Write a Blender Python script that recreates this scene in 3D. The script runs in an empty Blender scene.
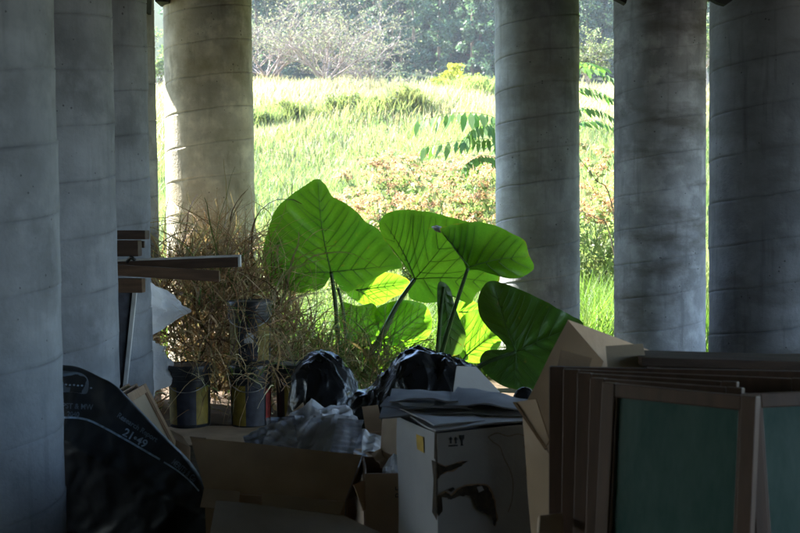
import bpy, bmesh, math, random
import numpy as np
from mathutils import Vector, Matrix, noise as mnoise
R = math.radians
scene = bpy.context.scene
C = scene.collection

# ------------------------------------------------------------------ camera
F_PX = 1099.0
CAM_H = 1.5
PITCH, ROLL = R(-2.5), R(0.55)
cam_d = bpy.data.cameras.new('camera'); cam = bpy.data.objects.new('camera', cam_d); C.objects.link(cam)
cam_d.sensor_width = 36.0; cam_d.lens = F_PX / 800 * 36.0
cam_d.clip_start = 0.05; cam_d.clip_end = 3000
MC = Matrix.Rotation(R(90) + PITCH, 3, 'X') @ Matrix.Rotation(-ROLL, 3, 'Z')
cam.location = (0, 0, CAM_H); cam.rotation_euler = MC.to_euler()
scene.camera = cam
cam_d.dof.use_dof = True; cam_d.dof.focus_distance = 8.2; cam_d.dof.aperture_fstop = 5.6

# ------------------------------------------------------------------ sky, sun, exposure
SUN_EL = 45.0
SUN_H = Vector((-0.87, 0.5, 0)).normalized()
SUN = Vector((SUN_H.x * math.cos(R(SUN_EL)), SUN_H.y * math.cos(R(SUN_EL)), math.sin(R(SUN_EL))))
w = bpy.data.worlds.new('World'); scene.world = w; w.use_nodes = True
wn = w.node_tree.nodes; wl = w.node_tree.links
sky = wn.new('ShaderNodeTexSky'); sky.sky_type = 'NISHITA'; sky.sun_disc = False
sky.sun_elevation = R(SUN_EL); sky.sun_rotation = math.atan2(SUN_H.x, SUN_H.y)
sky.altitude = 300; sky.air_density = 1.0; sky.dust_density = 0.4; sky.ozone_density = 3.0
bg = wn['Background']; wl.new(sky.outputs[0], bg.inputs[0]); bg.inputs[1].default_value = 0.15
sd = bpy.data.lights.new('sun', 'SUN'); sd.energy = 5.0; sd.angle = R(0.53); sd.color = (1.0, 0.965, 0.91)
so = bpy.data.objects.new('sun', sd); C.objects.link(so)
so.rotation_euler = SUN.to_track_quat('Z', 'Y').to_euler(); so.location = (0, 0, 30)
vs = scene.view_settings
vs.view_transform = 'Standard'; vs.look = 'None'; vs.gamma = 1; vs.use_curve_mapping = False
vs.exposure = 3.0
scene.cycles.max_bounces = 8; scene.cycles.diffuse_bounces = 5
scene.cycles.transmission_bounces = 6; scene.cycles.transparent_max_bounces = 8

# ------------------------------------------------------------------ pixel -> place
def ray(px, py):
    d = MC @ Vector(((px - 400) / F_PX, (266.5 - py) / F_PX, -1.0))
    return d
def P(px, py, Y):
    d = ray(px, py); t = Y / d.y
    return Vector((d.x * t, Y, CAM_H + d.z * t))
def Pz(px, py, z):
    d = ray(px, py); t = (z - CAM_H) / d.z
    return Vector((d.x * t, d.y * t, z))

# ------------------------------------------------------------------ materials
MATS = {}
def S(node, name, v):
    if name in node.inputs: node.inputs[name].default_value = v
def new_mat(name):
    m = bpy.data.materials.new(name); m.use_nodes = True
    MATS[name] = m
    return m, m.node_tree.nodes, m.node_tree.links, m.node_tree.nodes['Principled BSDF']
def col4(c): return (c[0], c[1], c[2], 1)
def simple(name, c, rough=0.7, var=0.25, scale=6.0, bump=0.1, bscale=60.0, spec=0.4, c2=None, metallic=0.0, stretch=None):
    m, n, l, b = new_mat(name)
    tc = n.new('ShaderNodeTexCoord'); oi = n.new('ShaderNodeObjectInfo')
    add = n.new('ShaderNodeVectorMath'); add.operation = 'ADD'
    l.new(tc.outputs['Object'], add.inputs[0]); l.new(oi.outputs['Location'], add.inputs[1])
    src = add.outputs[0]
    if stretch:
        mp = n.new('ShaderNodeMapping'); mp.inputs['Scale'].default_value = stretch
        l.new(src, mp.inputs[0]); src = mp.outputs[0]
    nz = n.new('ShaderNodeTexNoise'); nz.inputs['Scale'].default_value = scale; nz.inputs['Detail'].default_value = 6
    l.new(src, nz.inputs['Vector'])
    cr = n.new('ShaderNodeValToRGB')
    d = c2 if c2 else tuple(x * (1 - var) for x in c)
    e = c if c2 else tuple(min(1, x * (1 + var)) for x in c)
    cr.color_ramp.elements[0].position = 0.32; cr.color_ramp.elements[1].position = 0.68
    cr.color_ramp.elements[0].color = col4(d); cr.color_ramp.elements[1].color = col4(e)
    l.new(nz.outputs[0], cr.inputs[0]); l.new(cr.outputs[0], b.inputs['Base Color'])
    S(b, 'Roughness', rough); S(b, 'Specular IOR Level', spec); S(b, 'Metallic', metallic)
    if bump:
        n2 = n.new('ShaderNodeTexNoise'); n2.inputs['Scale'].default_value = bscale; n2.inputs['Detail'].default_value = 4
        l.new(src, n2.inputs['Vector'])
        bp = n.new('ShaderNodeBump'); bp.inputs['Strength'].default_value = bump; bp.inputs['Distance'].default_value = 0.01
        l.new(n2.outputs[0], bp.inputs['Height']); l.new(bp.outputs[0], b.inputs['Normal'])
    return m

def concrete(name, base, moss=0.0, stain=0.5, bloom=0.7, band=0.5, damp=(0.5, 0.5, 0.5)):
    m, n, l, b = new_mat(name)
    tc = n.new('ShaderNodeTexCoord'); oi = n.new('ShaderNodeObjectInfo')
    add = n.new('ShaderNodeVectorMath'); add.operation = 'ADD'
    l.new(tc.outputs['Object'], add.inputs[0]); l.new(oi.outputs['Location'], add.inputs[1])
    v = add.outputs[0]
    def nz(scale, detail=6, sc=None, rough=0.6):
        t = n.new('ShaderNodeTexNoise'); t.inputs['Scale'].default_value = scale; t.inputs['Detail'].default_value = detail
        t.inputs['Roughness'].default_value = rough
        if sc:
            mp = n.new('ShaderNodeMapping'); mp.inputs['Scale'].default_value = sc
            l.new(v, mp.inputs[0]); l.new(mp.outputs[0], t.inputs['Vector'])
        else: l.new(v, t.inputs['Vector'])
        return t.outputs[0]
    def ramp(src, p0, p1, c0, c1):
        r = n.new('ShaderNodeValToRGB'); e = r.color_ramp.elements
        e[0].position = p0; e[1].position = p1; e[0].color = col4(c0); e[1].color = col4(c1)
        l.new(src, r.inputs[0]); return r.outputs[0]
    def mix(f, a, bb, mode='MIX'):
        x = n.new('ShaderNodeMix'); x.data_type = 'RGBA'; x.blend_type = mode
        if isinstance(f, float): x.inputs[0].default_value = f
        else: l.new(f, x.inputs[0])
        for i, s in ((6, a), (7, bb)):
            if isinstance(s, tuple): x.inputs[i].default_value = col4(s)
            else: l.new(s, x.inputs[i])
        return x.outputs[2]
    W = (1, 1, 1); K = (0, 0, 0)
    c = ramp(nz(2.2), 0.3, 0.7, tuple(x * 0.6 for x in base), tuple(x * 1.2 for x in base))
    c = mix(ramp(nz(5.0, 8), 0.48, 0.64, K, (bloom,) * 3), c, tuple(min(1, x * 1.6) for x in base))       # pale lime bloom
    c = mix(ramp(nz(4.0, 5, (4, 4, 0.35)), 0.55, 0.75, K, (stain,) * 3), c, tuple(x * 0.42 for x in base))   # run-down streaks
    c = mix(ramp(nz(1.4, 5, (1, 1, 3.2)), 0.5, 0.68, K, (band,) * 3), c, tuple(x * y for x, y in zip(base, damp)))   # damp bands
    if moss:
        c = mix(ramp(nz(2.0, 7), 0.46, 0.68, K, (moss,) * 3), c, (0.22, 0.17, 0.055))
        c = mix(ramp(nz(3.1, 7, (3, 3, 0.6)), 0.56, 0.72, K, (moss * 0.8,) * 3), c, (0.07, 0.065, 0.03))
    # seam dirt, with groove shade put into the colour, carried by the joint itself
    at = n.new('ShaderNodeAttribute'); at.attribute_name = 'seam'
    mm = n.new('ShaderNodeMath'); mm.operation = 'MULTIPLY'; l.new(at.outputs['Fac'], mm.inputs[0])
    l.new(ramp(nz(2.6, 4), 0.42, 0.62, K, W), mm.inputs[1])
    c = mix(mm.outputs[0], c, tuple(x * 0.22 for x in base))
    # bug holes
    vo = n.new('ShaderNodeTexVoronoi'); vo.inputs['Scale'].default_value = 21; l.new(v, vo.inputs['Vector'])
    sz = ramp(nz(6.0, 2), 0.44, 0.72, K, W)
    h0 = n.new('ShaderNodeMath'); h0.operation = 'MULTIPLY'; h0.inputs[1].default_value = 0.19; l.new(sz, h0.inputs[0])
    hole = n.new('ShaderNodeMath'); hole.operation = 'LESS_THAN'; l.new(vo.outputs['Distance'], hole.inputs[0]); l.new(h0.outputs[0], hole.inputs[1])
    hm = n.new('ShaderNodeMath'); hm.operation = 'MULTIPLY'; hm.inputs[1].default_value = 0.75; l.new(hole.outputs[0], hm.inputs[0])
    c = mix(hm.outputs[0], c, tuple(x * 0.2 for x in base))
    l.new(c, b.inputs['Base Color']); S(b, 'Roughness', 0.82); S(b, 'Specular IOR Level', 0.3)
    bp = n.new('ShaderNodeBump'); bp.inputs['Strength'].default_value = 0.35; bp.inputs['Distance'].default_value = 0.012
    s1 = n.new('ShaderNodeMath'); s1.operation = 'SUBTRACT'; l.new(nz(45, 5), s1.inputs[0]); l.new(hole.outputs[0], s1.inputs[1])
    l.new(s1.outputs[0], bp.inputs['Height']); l.new(bp.outputs[0], b.inputs['Normal'])
    return m

def foliage(name, trans=0.45, rough=0.5, gloss=0.25, base=None, noise_s=None):
    """leaf: diffuse + light coming through; colour from the 'col' attribute or a fixed base"""
    m = bpy.data.materials.new(name); m.use_nodes = True; MATS[name] = m
    n = m.node_tree.nodes; l = m.node_tree.links
    b = n['Principled BSDF']; out = n['Material Output']
    S(b, 'Roughness', rough); S(b, 'Specular IOR Level', gloss)
    if base is None:
        at = n.new('ShaderNodeAttribute'); at.attribute_name = 'col'; src = at.outputs['Color']
    else:
        tc = n.new('ShaderNodeTexCoord'); nz = n.new('ShaderNodeTexNoise'); nz.inputs['Scale'].default_value = noise_s or 5
        nz.inputs['Detail'].default_value = 5
        l.new(tc.outputs['Object'], nz.inputs['Vector'])
        cr = n.new('ShaderNodeValToRGB'); cr.color_ramp.elements[0].position = .3; cr.color_ramp.elements[1].position = .7
        cr.color_ramp.elements[0].color = col4(tuple(x * .72 for x in base)); cr.color_ramp.elements[1].color = col4(tuple(x * 1.25 for x in base))
        l.new(nz.outputs[0], cr.inputs[0]); src = cr.outputs[0]
    tr = n.new('ShaderNodeBsdfTranslucent')
    hs = n.new('ShaderNodeMix'); hs.data_type = 'RGBA'; hs.blend_type = 'MULTIPLY'; hs.inputs[0].default_value = 1.0
    l.new(src, hs.inputs[6]); hs.inputs[7].default_value = (1.6, 1.8, 1.1, 1)
    l.new(src, b.inputs['Base Color']); l.new(hs.outputs[2], tr.inputs[0])
    mx = n.new('ShaderNodeMixShader'); mx.inputs[0].default_value = trans
    l.new(b.outputs[0], mx.inputs[1]); l.new(tr.outputs[0], mx.inputs[2]); l.new(mx.outputs[0], out.inputs[0])
    return m

concrete('concrete', (0.245, 0.262, 0.295), stain=0.35, bloom=0.3, band=0.25)
concrete('concrete_damp', (0.255, 0.262, 0.28), stain=0.6, bloom=0.75, band=0.85, damp=(0.42, 0.38, 0.33))
concrete('concrete_dark', (0.175, 0.18, 0.195), stain=0.7, bloom=0.35, band=0.7, damp=(0.5, 0.47, 0.42))
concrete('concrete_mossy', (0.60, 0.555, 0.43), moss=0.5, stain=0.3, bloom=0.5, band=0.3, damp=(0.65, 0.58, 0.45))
concrete('concrete_light', (0.32, 0.325, 0.32), moss=0.18, stain=0.5, bloom=0.45, band=0.5, damp=(0.55, 0.5, 0.42))
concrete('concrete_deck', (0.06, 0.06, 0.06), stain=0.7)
concrete('blocking_wall_concrete', (0.20, 0.195, 0.185), stain=0.5)
concrete('haunch_shade', (0.02, 0.02, 0.02), stain=0.7)  # concrete of the haunches, their deep shade put into the colour
simple('cardboard', (0.52, 0.36, 0.235), 0.85, 0.16, 5, 0.12, 90)
simple('cardboard_dark', (0.30, 0.195, 0.12), 0.85, 0.18, 5, 0.12, 90)
simple('cardboard_pale', (0.46, 0.335, 0.23), 0.85, 0.13, 4, 0.1, 90)
simple('cardboard_grey', (0.36, 0.285, 0.205), 0.85, 0.15, 5, 0.1, 90)
simple('carton_white', (0.36, 0.345, 0.335), 0.7, 0.13, 3.5, 0.12, 70)
simple('torn_core', (0.05, 0.035, 0.022), 0.95, 0.5, 30, 0.5, 120)
simple('water_stain', (0.25, 0.21, 0.165), 0.85, 0.2, 20, 0.05, 70)
simple('ink', (0.02, 0.02, 0.022), 0.7, 0.2, 20, 0)
simple('tape_yellow', (0.48, 0.30, 0.04), 0.5, 0.2, 14, 0.05)
simple('felt_grey', (0.31, 0.32, 0.365), 0.95, 0.16, 10, 0.2, 160)
simple('paper_grey', (0.50, 0.51, 0.56), 0.95, 0.10, 8, 0.12, 90, spec=0.15)
simple('paper_pale', (0.72, 0.73, 0.78), 0.9, 0.08, 8, 0.12, 90, spec=0.2)
simple('black_plastic', (0.010, 0.010, 0.011), 0.25, 0.3, 5, 0.3, 26, spec=0.33)
simple('printed_plastic', (0.016, 0.018, 0.022), 0.48, 0.3, 6, 0.25, 18, spec=0.45)
simple('pale_print', (0.30, 0.40, 0.52), 0.6, 0.35, 40, 0)
simple('dim_print', (0.13, 0.17, 0.22), 0.6, 0.35, 40, 0)
simple('pocket_film', (0.13, 0.17, 0.22), 0.3, 0.35, 9, 0.2, 22, spec=0.5)
simple('timber_dark', (0.055, 0.031, 0.02), 0.6, 0.35, 3, 0.25, 30, stretch=(1.5, 12, 12))
simple('timber_brown', (0.11, 0.062, 0.036), 0.6, 0.3, 3, 0.25, 30, stretch=(1.5, 12, 12))
simple('timber_frame', (0.085, 0.045, 0.028), 0.55, 0.22, 3, 0.07, 30, stretch=(9, 9, 1.2))
simple('timber_pale', (0.33, 0.21, 0.13), 0.6, 0.22, 3, 0.25, 30, stretch=(9, 9, 1.2))
simple('weathered_white', (0.52, 0.52, 0.52), 0.7, 0.2, 6, 0.2, 40)
simple('pail_black', (0.018, 0.019, 0.022), 0.42, 0.4, 8, 0.12, 40, spec=0.5)
simple('label_yellow', (0.19, 0.135, 0.018), 0.6, 0.3, 16, 0.1, 50)
simple('label_dark', (0.03, 0.032, 0.045), 0.6, 0.4, 16, 0.1, 50)
simple('label_white', (0.42, 0.43, 0.45), 0.6, 0.3, 16, 0.1, 50)
simple('label_red', (0.25, 0.035, 0.03), 0.6, 0.3, 16, 0.1, 50)
simple('wire', (0.25, 0.25, 0.26), 0.4, 0.2, 8, 0, metallic=0.9)
simple('bark', (0.16, 0.12, 0.085), 0.9, 0.35, 8, 0.4, 40, stretch=(5, 5, 1))
simple('bark_twig', (0.27, 0.215, 0.185), 0.9, 0.25, 3, 0.3, 20)
simple('bark_pale', (0.30, 0.26, 0.22), 0.9, 0.25, 3, 0.3, 20)
simple('hut_wall', (0.62, 0.61, 0.58), 0.8, 0.12, 2, 0.1)
simple('hut_roof', (0.33, 0.37, 0.30), 0.7, 0.2, 2, 0.1)
simple('hut_door', (0.03, 0.03, 0.03), 0.7, 0.2, 2, 0.1)
simple('white_tip', (0.85, 0.86, 0.9), 0.6, 0.05, 8, 0)
simple('stalk', (0.055, 0.11, 0.03), 0.45, 0.3, 6, 0.1, 40)
simple('vein', (0.07, 0.135, 0.038), 0.5, 0.2, 8, 0.0)
def taro(name, base, trans, glow):
    m = bpy.data.materials.new(name); m.use_nodes = True; MATS[name] = m
    n = m.node_tree.nodes; l = m.node_tree.links; b = n['Principled BSDF']; out = n['Material Output']
    tc = n.new('ShaderNodeTexCoord'); at = n.new('ShaderNodeAttribute'); at.attribute_name = 'vd'
    def noise(sc, d=5):
        t = n.new('ShaderNodeTexNoise'); t.inputs['Scale'].default_value = sc; t.inputs['Detail'].default_value = d; l.new(tc.outputs['Object'], t.inputs['Vector']); return t.outputs[0]
    def ramp(src, p0, p1, c0, c1):
        r = n.new('ShaderNodeValToRGB'); e = r.color_ramp.elements; e[0].position = p0; e[1].position = p1; e[0].color = col4(c0); e[1].color = col4(c1); l.new(src, r.inputs[0]); return r.outputs[0]
    def mix(f, a, bb, mode='MIX'):
        x = n.new('ShaderNodeMix'); x.data_type = 'RGBA'; x.blend_type = mode
        if isinstance(f, float): x.inputs[0].default_value = f
        else: l.new(f, x.inputs[0])
        for i, q in ((6, a), (7, bb)):
            if isinstance(q, tuple): x.inputs[i].default_value = col4(q)
            else: l.new(q, x.inputs[i])
        return x.outputs[2]
    c = ramp(at.outputs['Fac'], 0.0, 0.8, tuple(x * 0.72 for x in base), tuple(x * 1.12 for x in base))
    c = mix(ramp(noise(3.0), 0.35, 0.7, (0,) * 3, (0.6,) * 3), c, (base[0] * 1.7, base[1] * 1.25, base[2] * 0.9))
    c = mix(ramp(noise(60, 3), 0.40, 0.62, (0,) * 3, (0.22,) * 3), c, tuple(x * 0.55 for x in base))
    c = mix(ramp(noise(13, 4), 0.68, 0.74, (0,) * 3, (0.6,) * 3), c, (0.13, 0.11, 0.03))          # brown spots
    a2 = n.new('ShaderNodeAttribute'); a2.attribute_name = 'ed'
    ee = n.new('ShaderNodeMath'); ee.operation = 'MULTIPLY_ADD'; ee.inputs[1].default_value = 0.16; ee.inputs[2].default_value = 0; l.new(noise(9, 4), ee.inputs[0]); l.new(a2.outputs['Fac'], ee.inputs[2])
    e2 = n.new('ShaderNodeMath'); e2.operation = 'SUBTRACT'; e2.inputs[1].default_value = 0.5; l.new(ee.outputs[0], e2.inputs[0])
    c = mix(ramp(e2.outputs[0], 0.575, 0.605, (0,) * 3, (0.85,) * 3), c, (0.17, 0.12, 0.035))
    l.new(c, b.inputs['Base Color']); S(b, 'Roughness', 0.38); S(b, 'Specular IOR Level', 0.4)
    bp = n.new('ShaderNodeBump'); bp.inputs['Strength'].default_value = 0.25; bp.inputs['Distance'].default_value = 0.01; l.new(noise(45, 3), bp.inputs['Height']); l.new(bp.outputs[0], b.inputs['Normal'])
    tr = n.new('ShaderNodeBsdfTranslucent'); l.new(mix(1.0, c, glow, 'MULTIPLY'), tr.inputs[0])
    mx = n.new('ShaderNodeMixShader'); mx.inputs[0].default_value = trans; l.new(b.outputs[0], mx.inputs[1]); l.new(tr.outputs[0], mx.inputs[2]); l.new(mx.outputs[0], out.inputs[0])
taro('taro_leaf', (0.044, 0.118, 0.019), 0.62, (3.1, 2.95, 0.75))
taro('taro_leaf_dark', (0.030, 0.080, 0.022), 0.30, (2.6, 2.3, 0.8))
foliage('leafage', trans=0.45)
foliage('dry_stem', trans=0.15, gloss=0.15)
foliage('forest_leaf', trans=0.35)
# glass of the stacked sashes: green tinted, dusty
m, n, l, b = new_mat('green_glass')
S(b, 'Base Color', (0.05, 0.19, 0.16, 1)); S(b, 'Roughness', 0.22); S(b, 'Transmission Weight', 0.35); S(b, 'IOR', 1.4)
tc = n.new('ShaderNodeTexCoord'); nz = n.new('ShaderNodeTexNoise'); nz.inputs['Scale'].default_value = 3.0; nz.inputs['Detail'].default_value = 9; nz.inputs['Roughness'].default_value = 0.65
mp = n.new('ShaderNodeMapping'); mp.inputs['Scale'].default_value = (2.2, 2.2, 0.7); l.new(tc.outputs['Object'], mp.inputs[0]); l.new(mp.outputs[0], nz.inputs['Vector'])
cr = n.new('ShaderNodeValToRGB'); cr.color_ramp.elements[0].position = .4; cr.color_ramp.elements[1].position = .66
cr.color_ramp.elements[0].color = (0.026, 0.095, 0.082, 1); cr.color_ramp.elements[1].color = (0.10, 0.185, 0.165, 1)
l.new(nz.outputs[0], cr.inputs[0]); l.new(cr.outputs[0], b.inputs['Base Color'])
rr = n.new('ShaderNodeMapRange'); rr.inputs[3].default_value = 0.15; rr.inputs[4].default_value = 0.5
l.new(nz.outputs[0], rr.inputs[0]); l.new(rr.outputs[0], b.inputs['Roughness'])
# ground: bare earth under the bridge, green turf on the slope, straw on the ridge, wood floor beyond
m, n, l, b = new_mat('ground')
tc = n.new('ShaderNodeTexCoord'); sp = n.new('ShaderNodeSeparateXYZ'); l.new(tc.outputs['Object'], sp.inputs[0])
nz = n.new('ShaderNodeTexNoise'); nz.inputs['Scale'].default_value = 0.35; nz.inputs['Detail'].default_value = 8; l.new(tc.outputs['Object'], nz.inputs['Vector'])
ma = n.new('ShaderNodeMath'); ma.operation = 'MULTIPLY_ADD'; ma.inputs[1].default_value = 9.0; l.new(nz.outputs[0], ma.inputs[0]); l.new(sp.outputs['Y'], ma.inputs[2])
mr = n.new('ShaderNodeMapRange'); mr.inputs[1].default_value = 0; mr.inputs[2].default_value = 200; l.new(ma.outputs[0], mr.inputs[0])
cr = n.new('ShaderNodeValToRGB'); l.new(mr.outputs[0], cr.inputs[0])
E = cr.color_ramp.elements
E[0].position = 0.070; E[0].color = (0.11, 0.082, 0.058, 1)
E[1].position = 0.080; E[1].color = (0.09, 0.115, 0.032, 1)
for pos, c in ((0.18, (0.11, 0.14, 0.04, 1)), (0.215, (0.22, 0.19, 0.09, 1)), (0.5, (0.16, 0.15, 0.07, 1)), (0.62, (0.035, 0.05, 0.022, 1))):
    e = E.new(pos); e.color = c
n2 = n.new('ShaderNodeTexNoise'); n2.inputs['Scale'].default_value = 5; n2.inputs['Detail'].default_value = 8; l.new(tc.outputs['Object'], n2.inputs['Vector'])
mx = n.new('ShaderNodeMix'); mx.data_type = 'RGBA'; mx.blend_type = 'MULTIPLY'; mx.inputs[0].default_value = 0.7
l.new(cr.outputs[0], mx.inputs[6]); l.new(n2.outputs[0], mx.inputs[7]); 
gn = n.new('ShaderNodeMix'); gn.data_type = 'RGBA'; gn.blend_type = 'MULTIPLY'; gn.inputs[0].default_value = 1; gn.inputs[7].default_value = (1.5, 1.5, 1.5, 1)
l.new(mx.outputs[2], gn.inputs[6]); l.new(gn.outputs[2], b.inputs['Base Color']); S(b, 'Roughness', 0.95); S(b, 'Specular IOR Level', 0.1)
bp = n.new('ShaderNodeBump'); bp.inputs['Strength'].default_value = 0.6; bp.inputs['Distance'].default_value = 0.05
l.new(n2.outputs[0], bp.inputs['Height']); l.new(bp.outputs[0], b.inputs['Normal'])

# ------------------------------------------------------------------ helpers
def link(o): C.objects.link(o); return o
def tag(o, label=None, cat=None, group=None, kind=None):
    if label: o['label'] = label
    if cat: o['category'] = cat
    if group: o['group'] = group
    if kind: o['kind'] = kind
    return o
def empty(name, loc=(0, 0, 0)):
    o = bpy.data.objects.new(name, None); o.location = loc; o.empty_display_size = 0.1
    return link(o)
def setparent(o, parent):
    if parent is not None:
        o.parent = parent
        base = Vector(parent.location)
        p = parent.parent
        while p: base += Vector(p.location); p = p.parent
        o.location = -base
def mesh(name, verts, faces, mat, parent=None, smooth=False, attrs=None):
    me = bpy.data.meshes.new(name)
    me.from_pydata([tuple(v) for v in verts] if not isinstance(verts, np.ndarray) else verts.tolist(), [], faces if not isinstance(faces, np.ndarray) else faces.tolist())
    if mat: me.materials.append(MATS[mat])
    if smooth: me.polygons.foreach_set('use_smooth', [True] * len(me.polygons))
    if attrs:
        for k, (typ, arr) in attrs.items():
            a = me.attributes.new(k, typ, 'POINT')
            arr = np.asarray(arr, dtype=np.float32)
            if typ == 'FLOAT_COLOR':
                if arr.shape[1] == 3: arr = np.concatenate([arr, np.ones((len(arr), 1), np.float32)], 1)
                a.data.foreach_set('color', arr.ravel())
            else: a.data.foreach_set('value', arr.ravel())
    me.update()
    o = link(bpy.data.objects.new(name, me)); setparent(o, parent)
    return o
def rebase(o, loc):
    """move a top-level mesh's origin to its base"""
    loc = Vector(loc); o.data.transform(Matrix.Translation(-loc)); o.location = loc; return o
def bevel(o, wd=0.004, seg=2):
    m = o.modifiers.new('bevel', 'BEVEL'); m.width = wd; m.segments = seg; m.limit_method = 'ANGLE'; return o

def sheet(name, c, th, mat, parent=None, n=8, m=8, warp=0.004, seed=0, fn=None, smooth=False):
    """closed solid sheet spanned by the corners c0 (top left), c1 (top right), c2 (bottom right), c3 (bottom left)"""
    c = [Vector(x) for x in c]
    nrm = ((c[1] - c[0]).cross(c[3] - c[0])).normalized()
    V = []; Fc = []
    for k in (0, 1):
        for j in range(m + 1):
            v = j / m
            for i in range(n + 1):
                u = i / n
                p = c[0] * (1 - u) * (1 - v) + c[1] * u * (1 - v) + c[2] * u * v + c[3] * (1 - u) * v
                q = mnoise.noise(Vector((p.x * 4 + seed * 7.1, p.y * 4, p.z * 4 + seed))) * warp
                if fn: q += fn(u, v)
                V.append(p + nrm * (q + (th / 2 if k == 0 else -th / 2)))
    N = (n + 1) * (m + 1); W = n + 1
    for j in range(m):
        for i in range(n):
            a = j * W + i
            Fc.append((a, a + W, a + W + 1, a + 1)); Fc.append((N + a, N + a + 1, N + a + W + 1, N + a + W))
    for i in range(n):
        a = i; Fc.append((a, a + 1, N + a + 1, N + a)); a = m * W + i; Fc.append((a, N + a, N + a + 1, a + 1))
    for j in range(m):
        a = j * W; Fc.append((a, N + a, N + a + W, a + W)); a = j * W + n; Fc.append((a, a + W, N + a + W, N + a))
    return mesh(name, V, Fc, mat, parent, smooth)
def box_uvw(name, o, u, v, wv, mat, parent=None):
    """box with corner o and edge vectors u, v, wv"""
    o, u, v, wv = Vector(o), Vector(u), Vector(v), Vector(wv)
    V = [o, o + u, o + u + v, o + v, o + wv, o + u + wv, o + u + v + wv, o + v + wv]
    Fc = [(0, 3, 2, 1), (4, 5, 6, 7), (0, 1, 5, 4), (1, 2, 6, 5), (2, 3, 7, 6), (3, 0, 4, 7)]
    if u.cross(v).dot(wv) < 0: Fc = [tuple(reversed(f)) for f in Fc]
    return mesh(name, V, Fc, mat, parent)
def tube_data(pts, rad, seg=6):
    pts = [Vector(p) for p in pts]; V = []; Fc = []
    for i, p in enumerate(pts):
        t = (pts[min(i + 1, len(pts) - 1)] - pts[max(i - 1, 0)]).normalized()
        a = t.orthogonal().normalized() if i == 0 else (a - t * a.dot(t)).normalized()
        bb = t.cross(a); r = rad[i] if hasattr(rad, '__len__') else rad
        for k in range(seg):
            th = 2 * math.pi * k / seg
            V.append(p + (a * math.cos(th) + bb * math.sin(th)) * r)
    for i in range(len(pts) - 1):
        for k in range(seg):
            k2 = (k + 1) % seg
            Fc.append((i * seg + k, i * seg + k2, (i + 1) * seg + k2, (i + 1) * seg + k))
    Fc.append(tuple(range(seg - 1, -1, -1))); Fc.append(tuple((len(pts) - 1) * seg + k for k in range(seg)))
    return V, Fc
def tube(name, pts, rad, mat, parent=None, seg=6):
    V, Fc = tube_data(pts, rad, seg); return mesh(name, V, Fc, mat, parent, True)
def join_data(parts):
    V = []; Fc = []
    for v, f in parts:
        k = len(V); V += list(v); Fc += [tuple(i + k for i in q) for q in f]
    return V, Fc
def spline(pts, n=6, closed=False):
    pts = [Vector(p) for p in pts]; out = []; N = len(pts)
    for i in range(N if closed else N - 1):
        if closed: p0, p1, p2, p3 = pts[i - 1], pts[i], pts[(i + 1) % N], pts[(i + 2) % N]
        else: p0, p1, p2, p3 = pts[max(i - 1, 0)], pts[i], pts[i + 1], pts[min(i + 2, N - 1)]
        for k in range(n):
            t = k / n
            out.append(0.5 * ((2 * p1) + (p2 - p0) * t + (2 * p0 - 5 * p1 + 4 * p2 - p3) * t * t + (3 * p1 - p0 - 3 * p2 + p3) * t ** 3))
    if not closed: out.append(pts[-1])
    return out
def prism(name, front, back_offset, mat, parent=None):
    """closed prism from a planar outline"""
    n = len(front); V = [Vector(p) for p in front] + [Vector(p) + Vector(back_offset) for p in front]
    Fc = [tuple(range(n)), tuple(range(2 * n - 1, n - 1, -1))] + [(i, i + n, (i + 1) % n + n, (i + 1) % n) for i in range(n)]
    o = mesh(name, V, Fc, mat, parent)
    bm = bmesh.new(); bm.from_mesh(o.data); bmesh.ops.recalc_face_normals(bm, faces=bm.faces); bm.to_mesh(o.data); bm.free()
    return o

# ------------------------------------------------------------------ terrain
HZ = [(-400, 0), (10.8, 0), (13, 0.10), (20, 0.95), (30, 2.6), (40, 4.5), (48, 6.3), (56, 7.7), (62, 8.2), (80, 9.6), (100, 12.2), (125, 16.0), (140, 19.5), (180, 34), (230, 50), (300, 58), (460, 60)]
HX = np.array([a for a, _ in HZ]); HH = np.array([b for _, b in HZ])
def ground_z(x, y):
    x = np.asarray(x, float); y = np.asarray(y, float)
    z = np.interp(y, HX, HH)
    k = np.clip((y - 14) / 20, 0, 1)
    return z + k * (0.22 * np.sin(x * 0.31 + y * 0.17) + 0.16 * np.sin(x * 0.83 - y * 0.41 + 1.3)) + np.clip((y - 40) / 60, 0, 1) * 0.5 * np.sin(x * 0.12 + 2)
def gz(x, y): return float(ground_z(x, y))
ys = np.concatenate([np.linspace(-120, -20, 8), np.linspace(-15, 9, 17), np.linspace(10, 64, 109), np.linspace(66, 150, 43), np.linspace(160, 450, 30)])
xs = np.concatenate([np.linspace(-320, -60, 11), np.linspace(-50, 50, 101), np.linspace(60, 320, 11)])
X, Y = np.meshgrid(xs, ys); Z = ground_z(X, Y)
nx = len(xs); ny = len(ys)
idx = np.arange(nx * ny).reshape(ny, nx)
fc = np.stack([idx[:-1, :-1].ravel(), idx[:-1, 1:].ravel(), idx[1:, 1:].ravel(), idx[1:, :-1].ravel()], 1)
tag(mesh('ground', np.stack([X.ravel(), Y.ravel(), Z.ravel()], 1), fc, 'ground', smooth=True), kind='structure')

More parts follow.
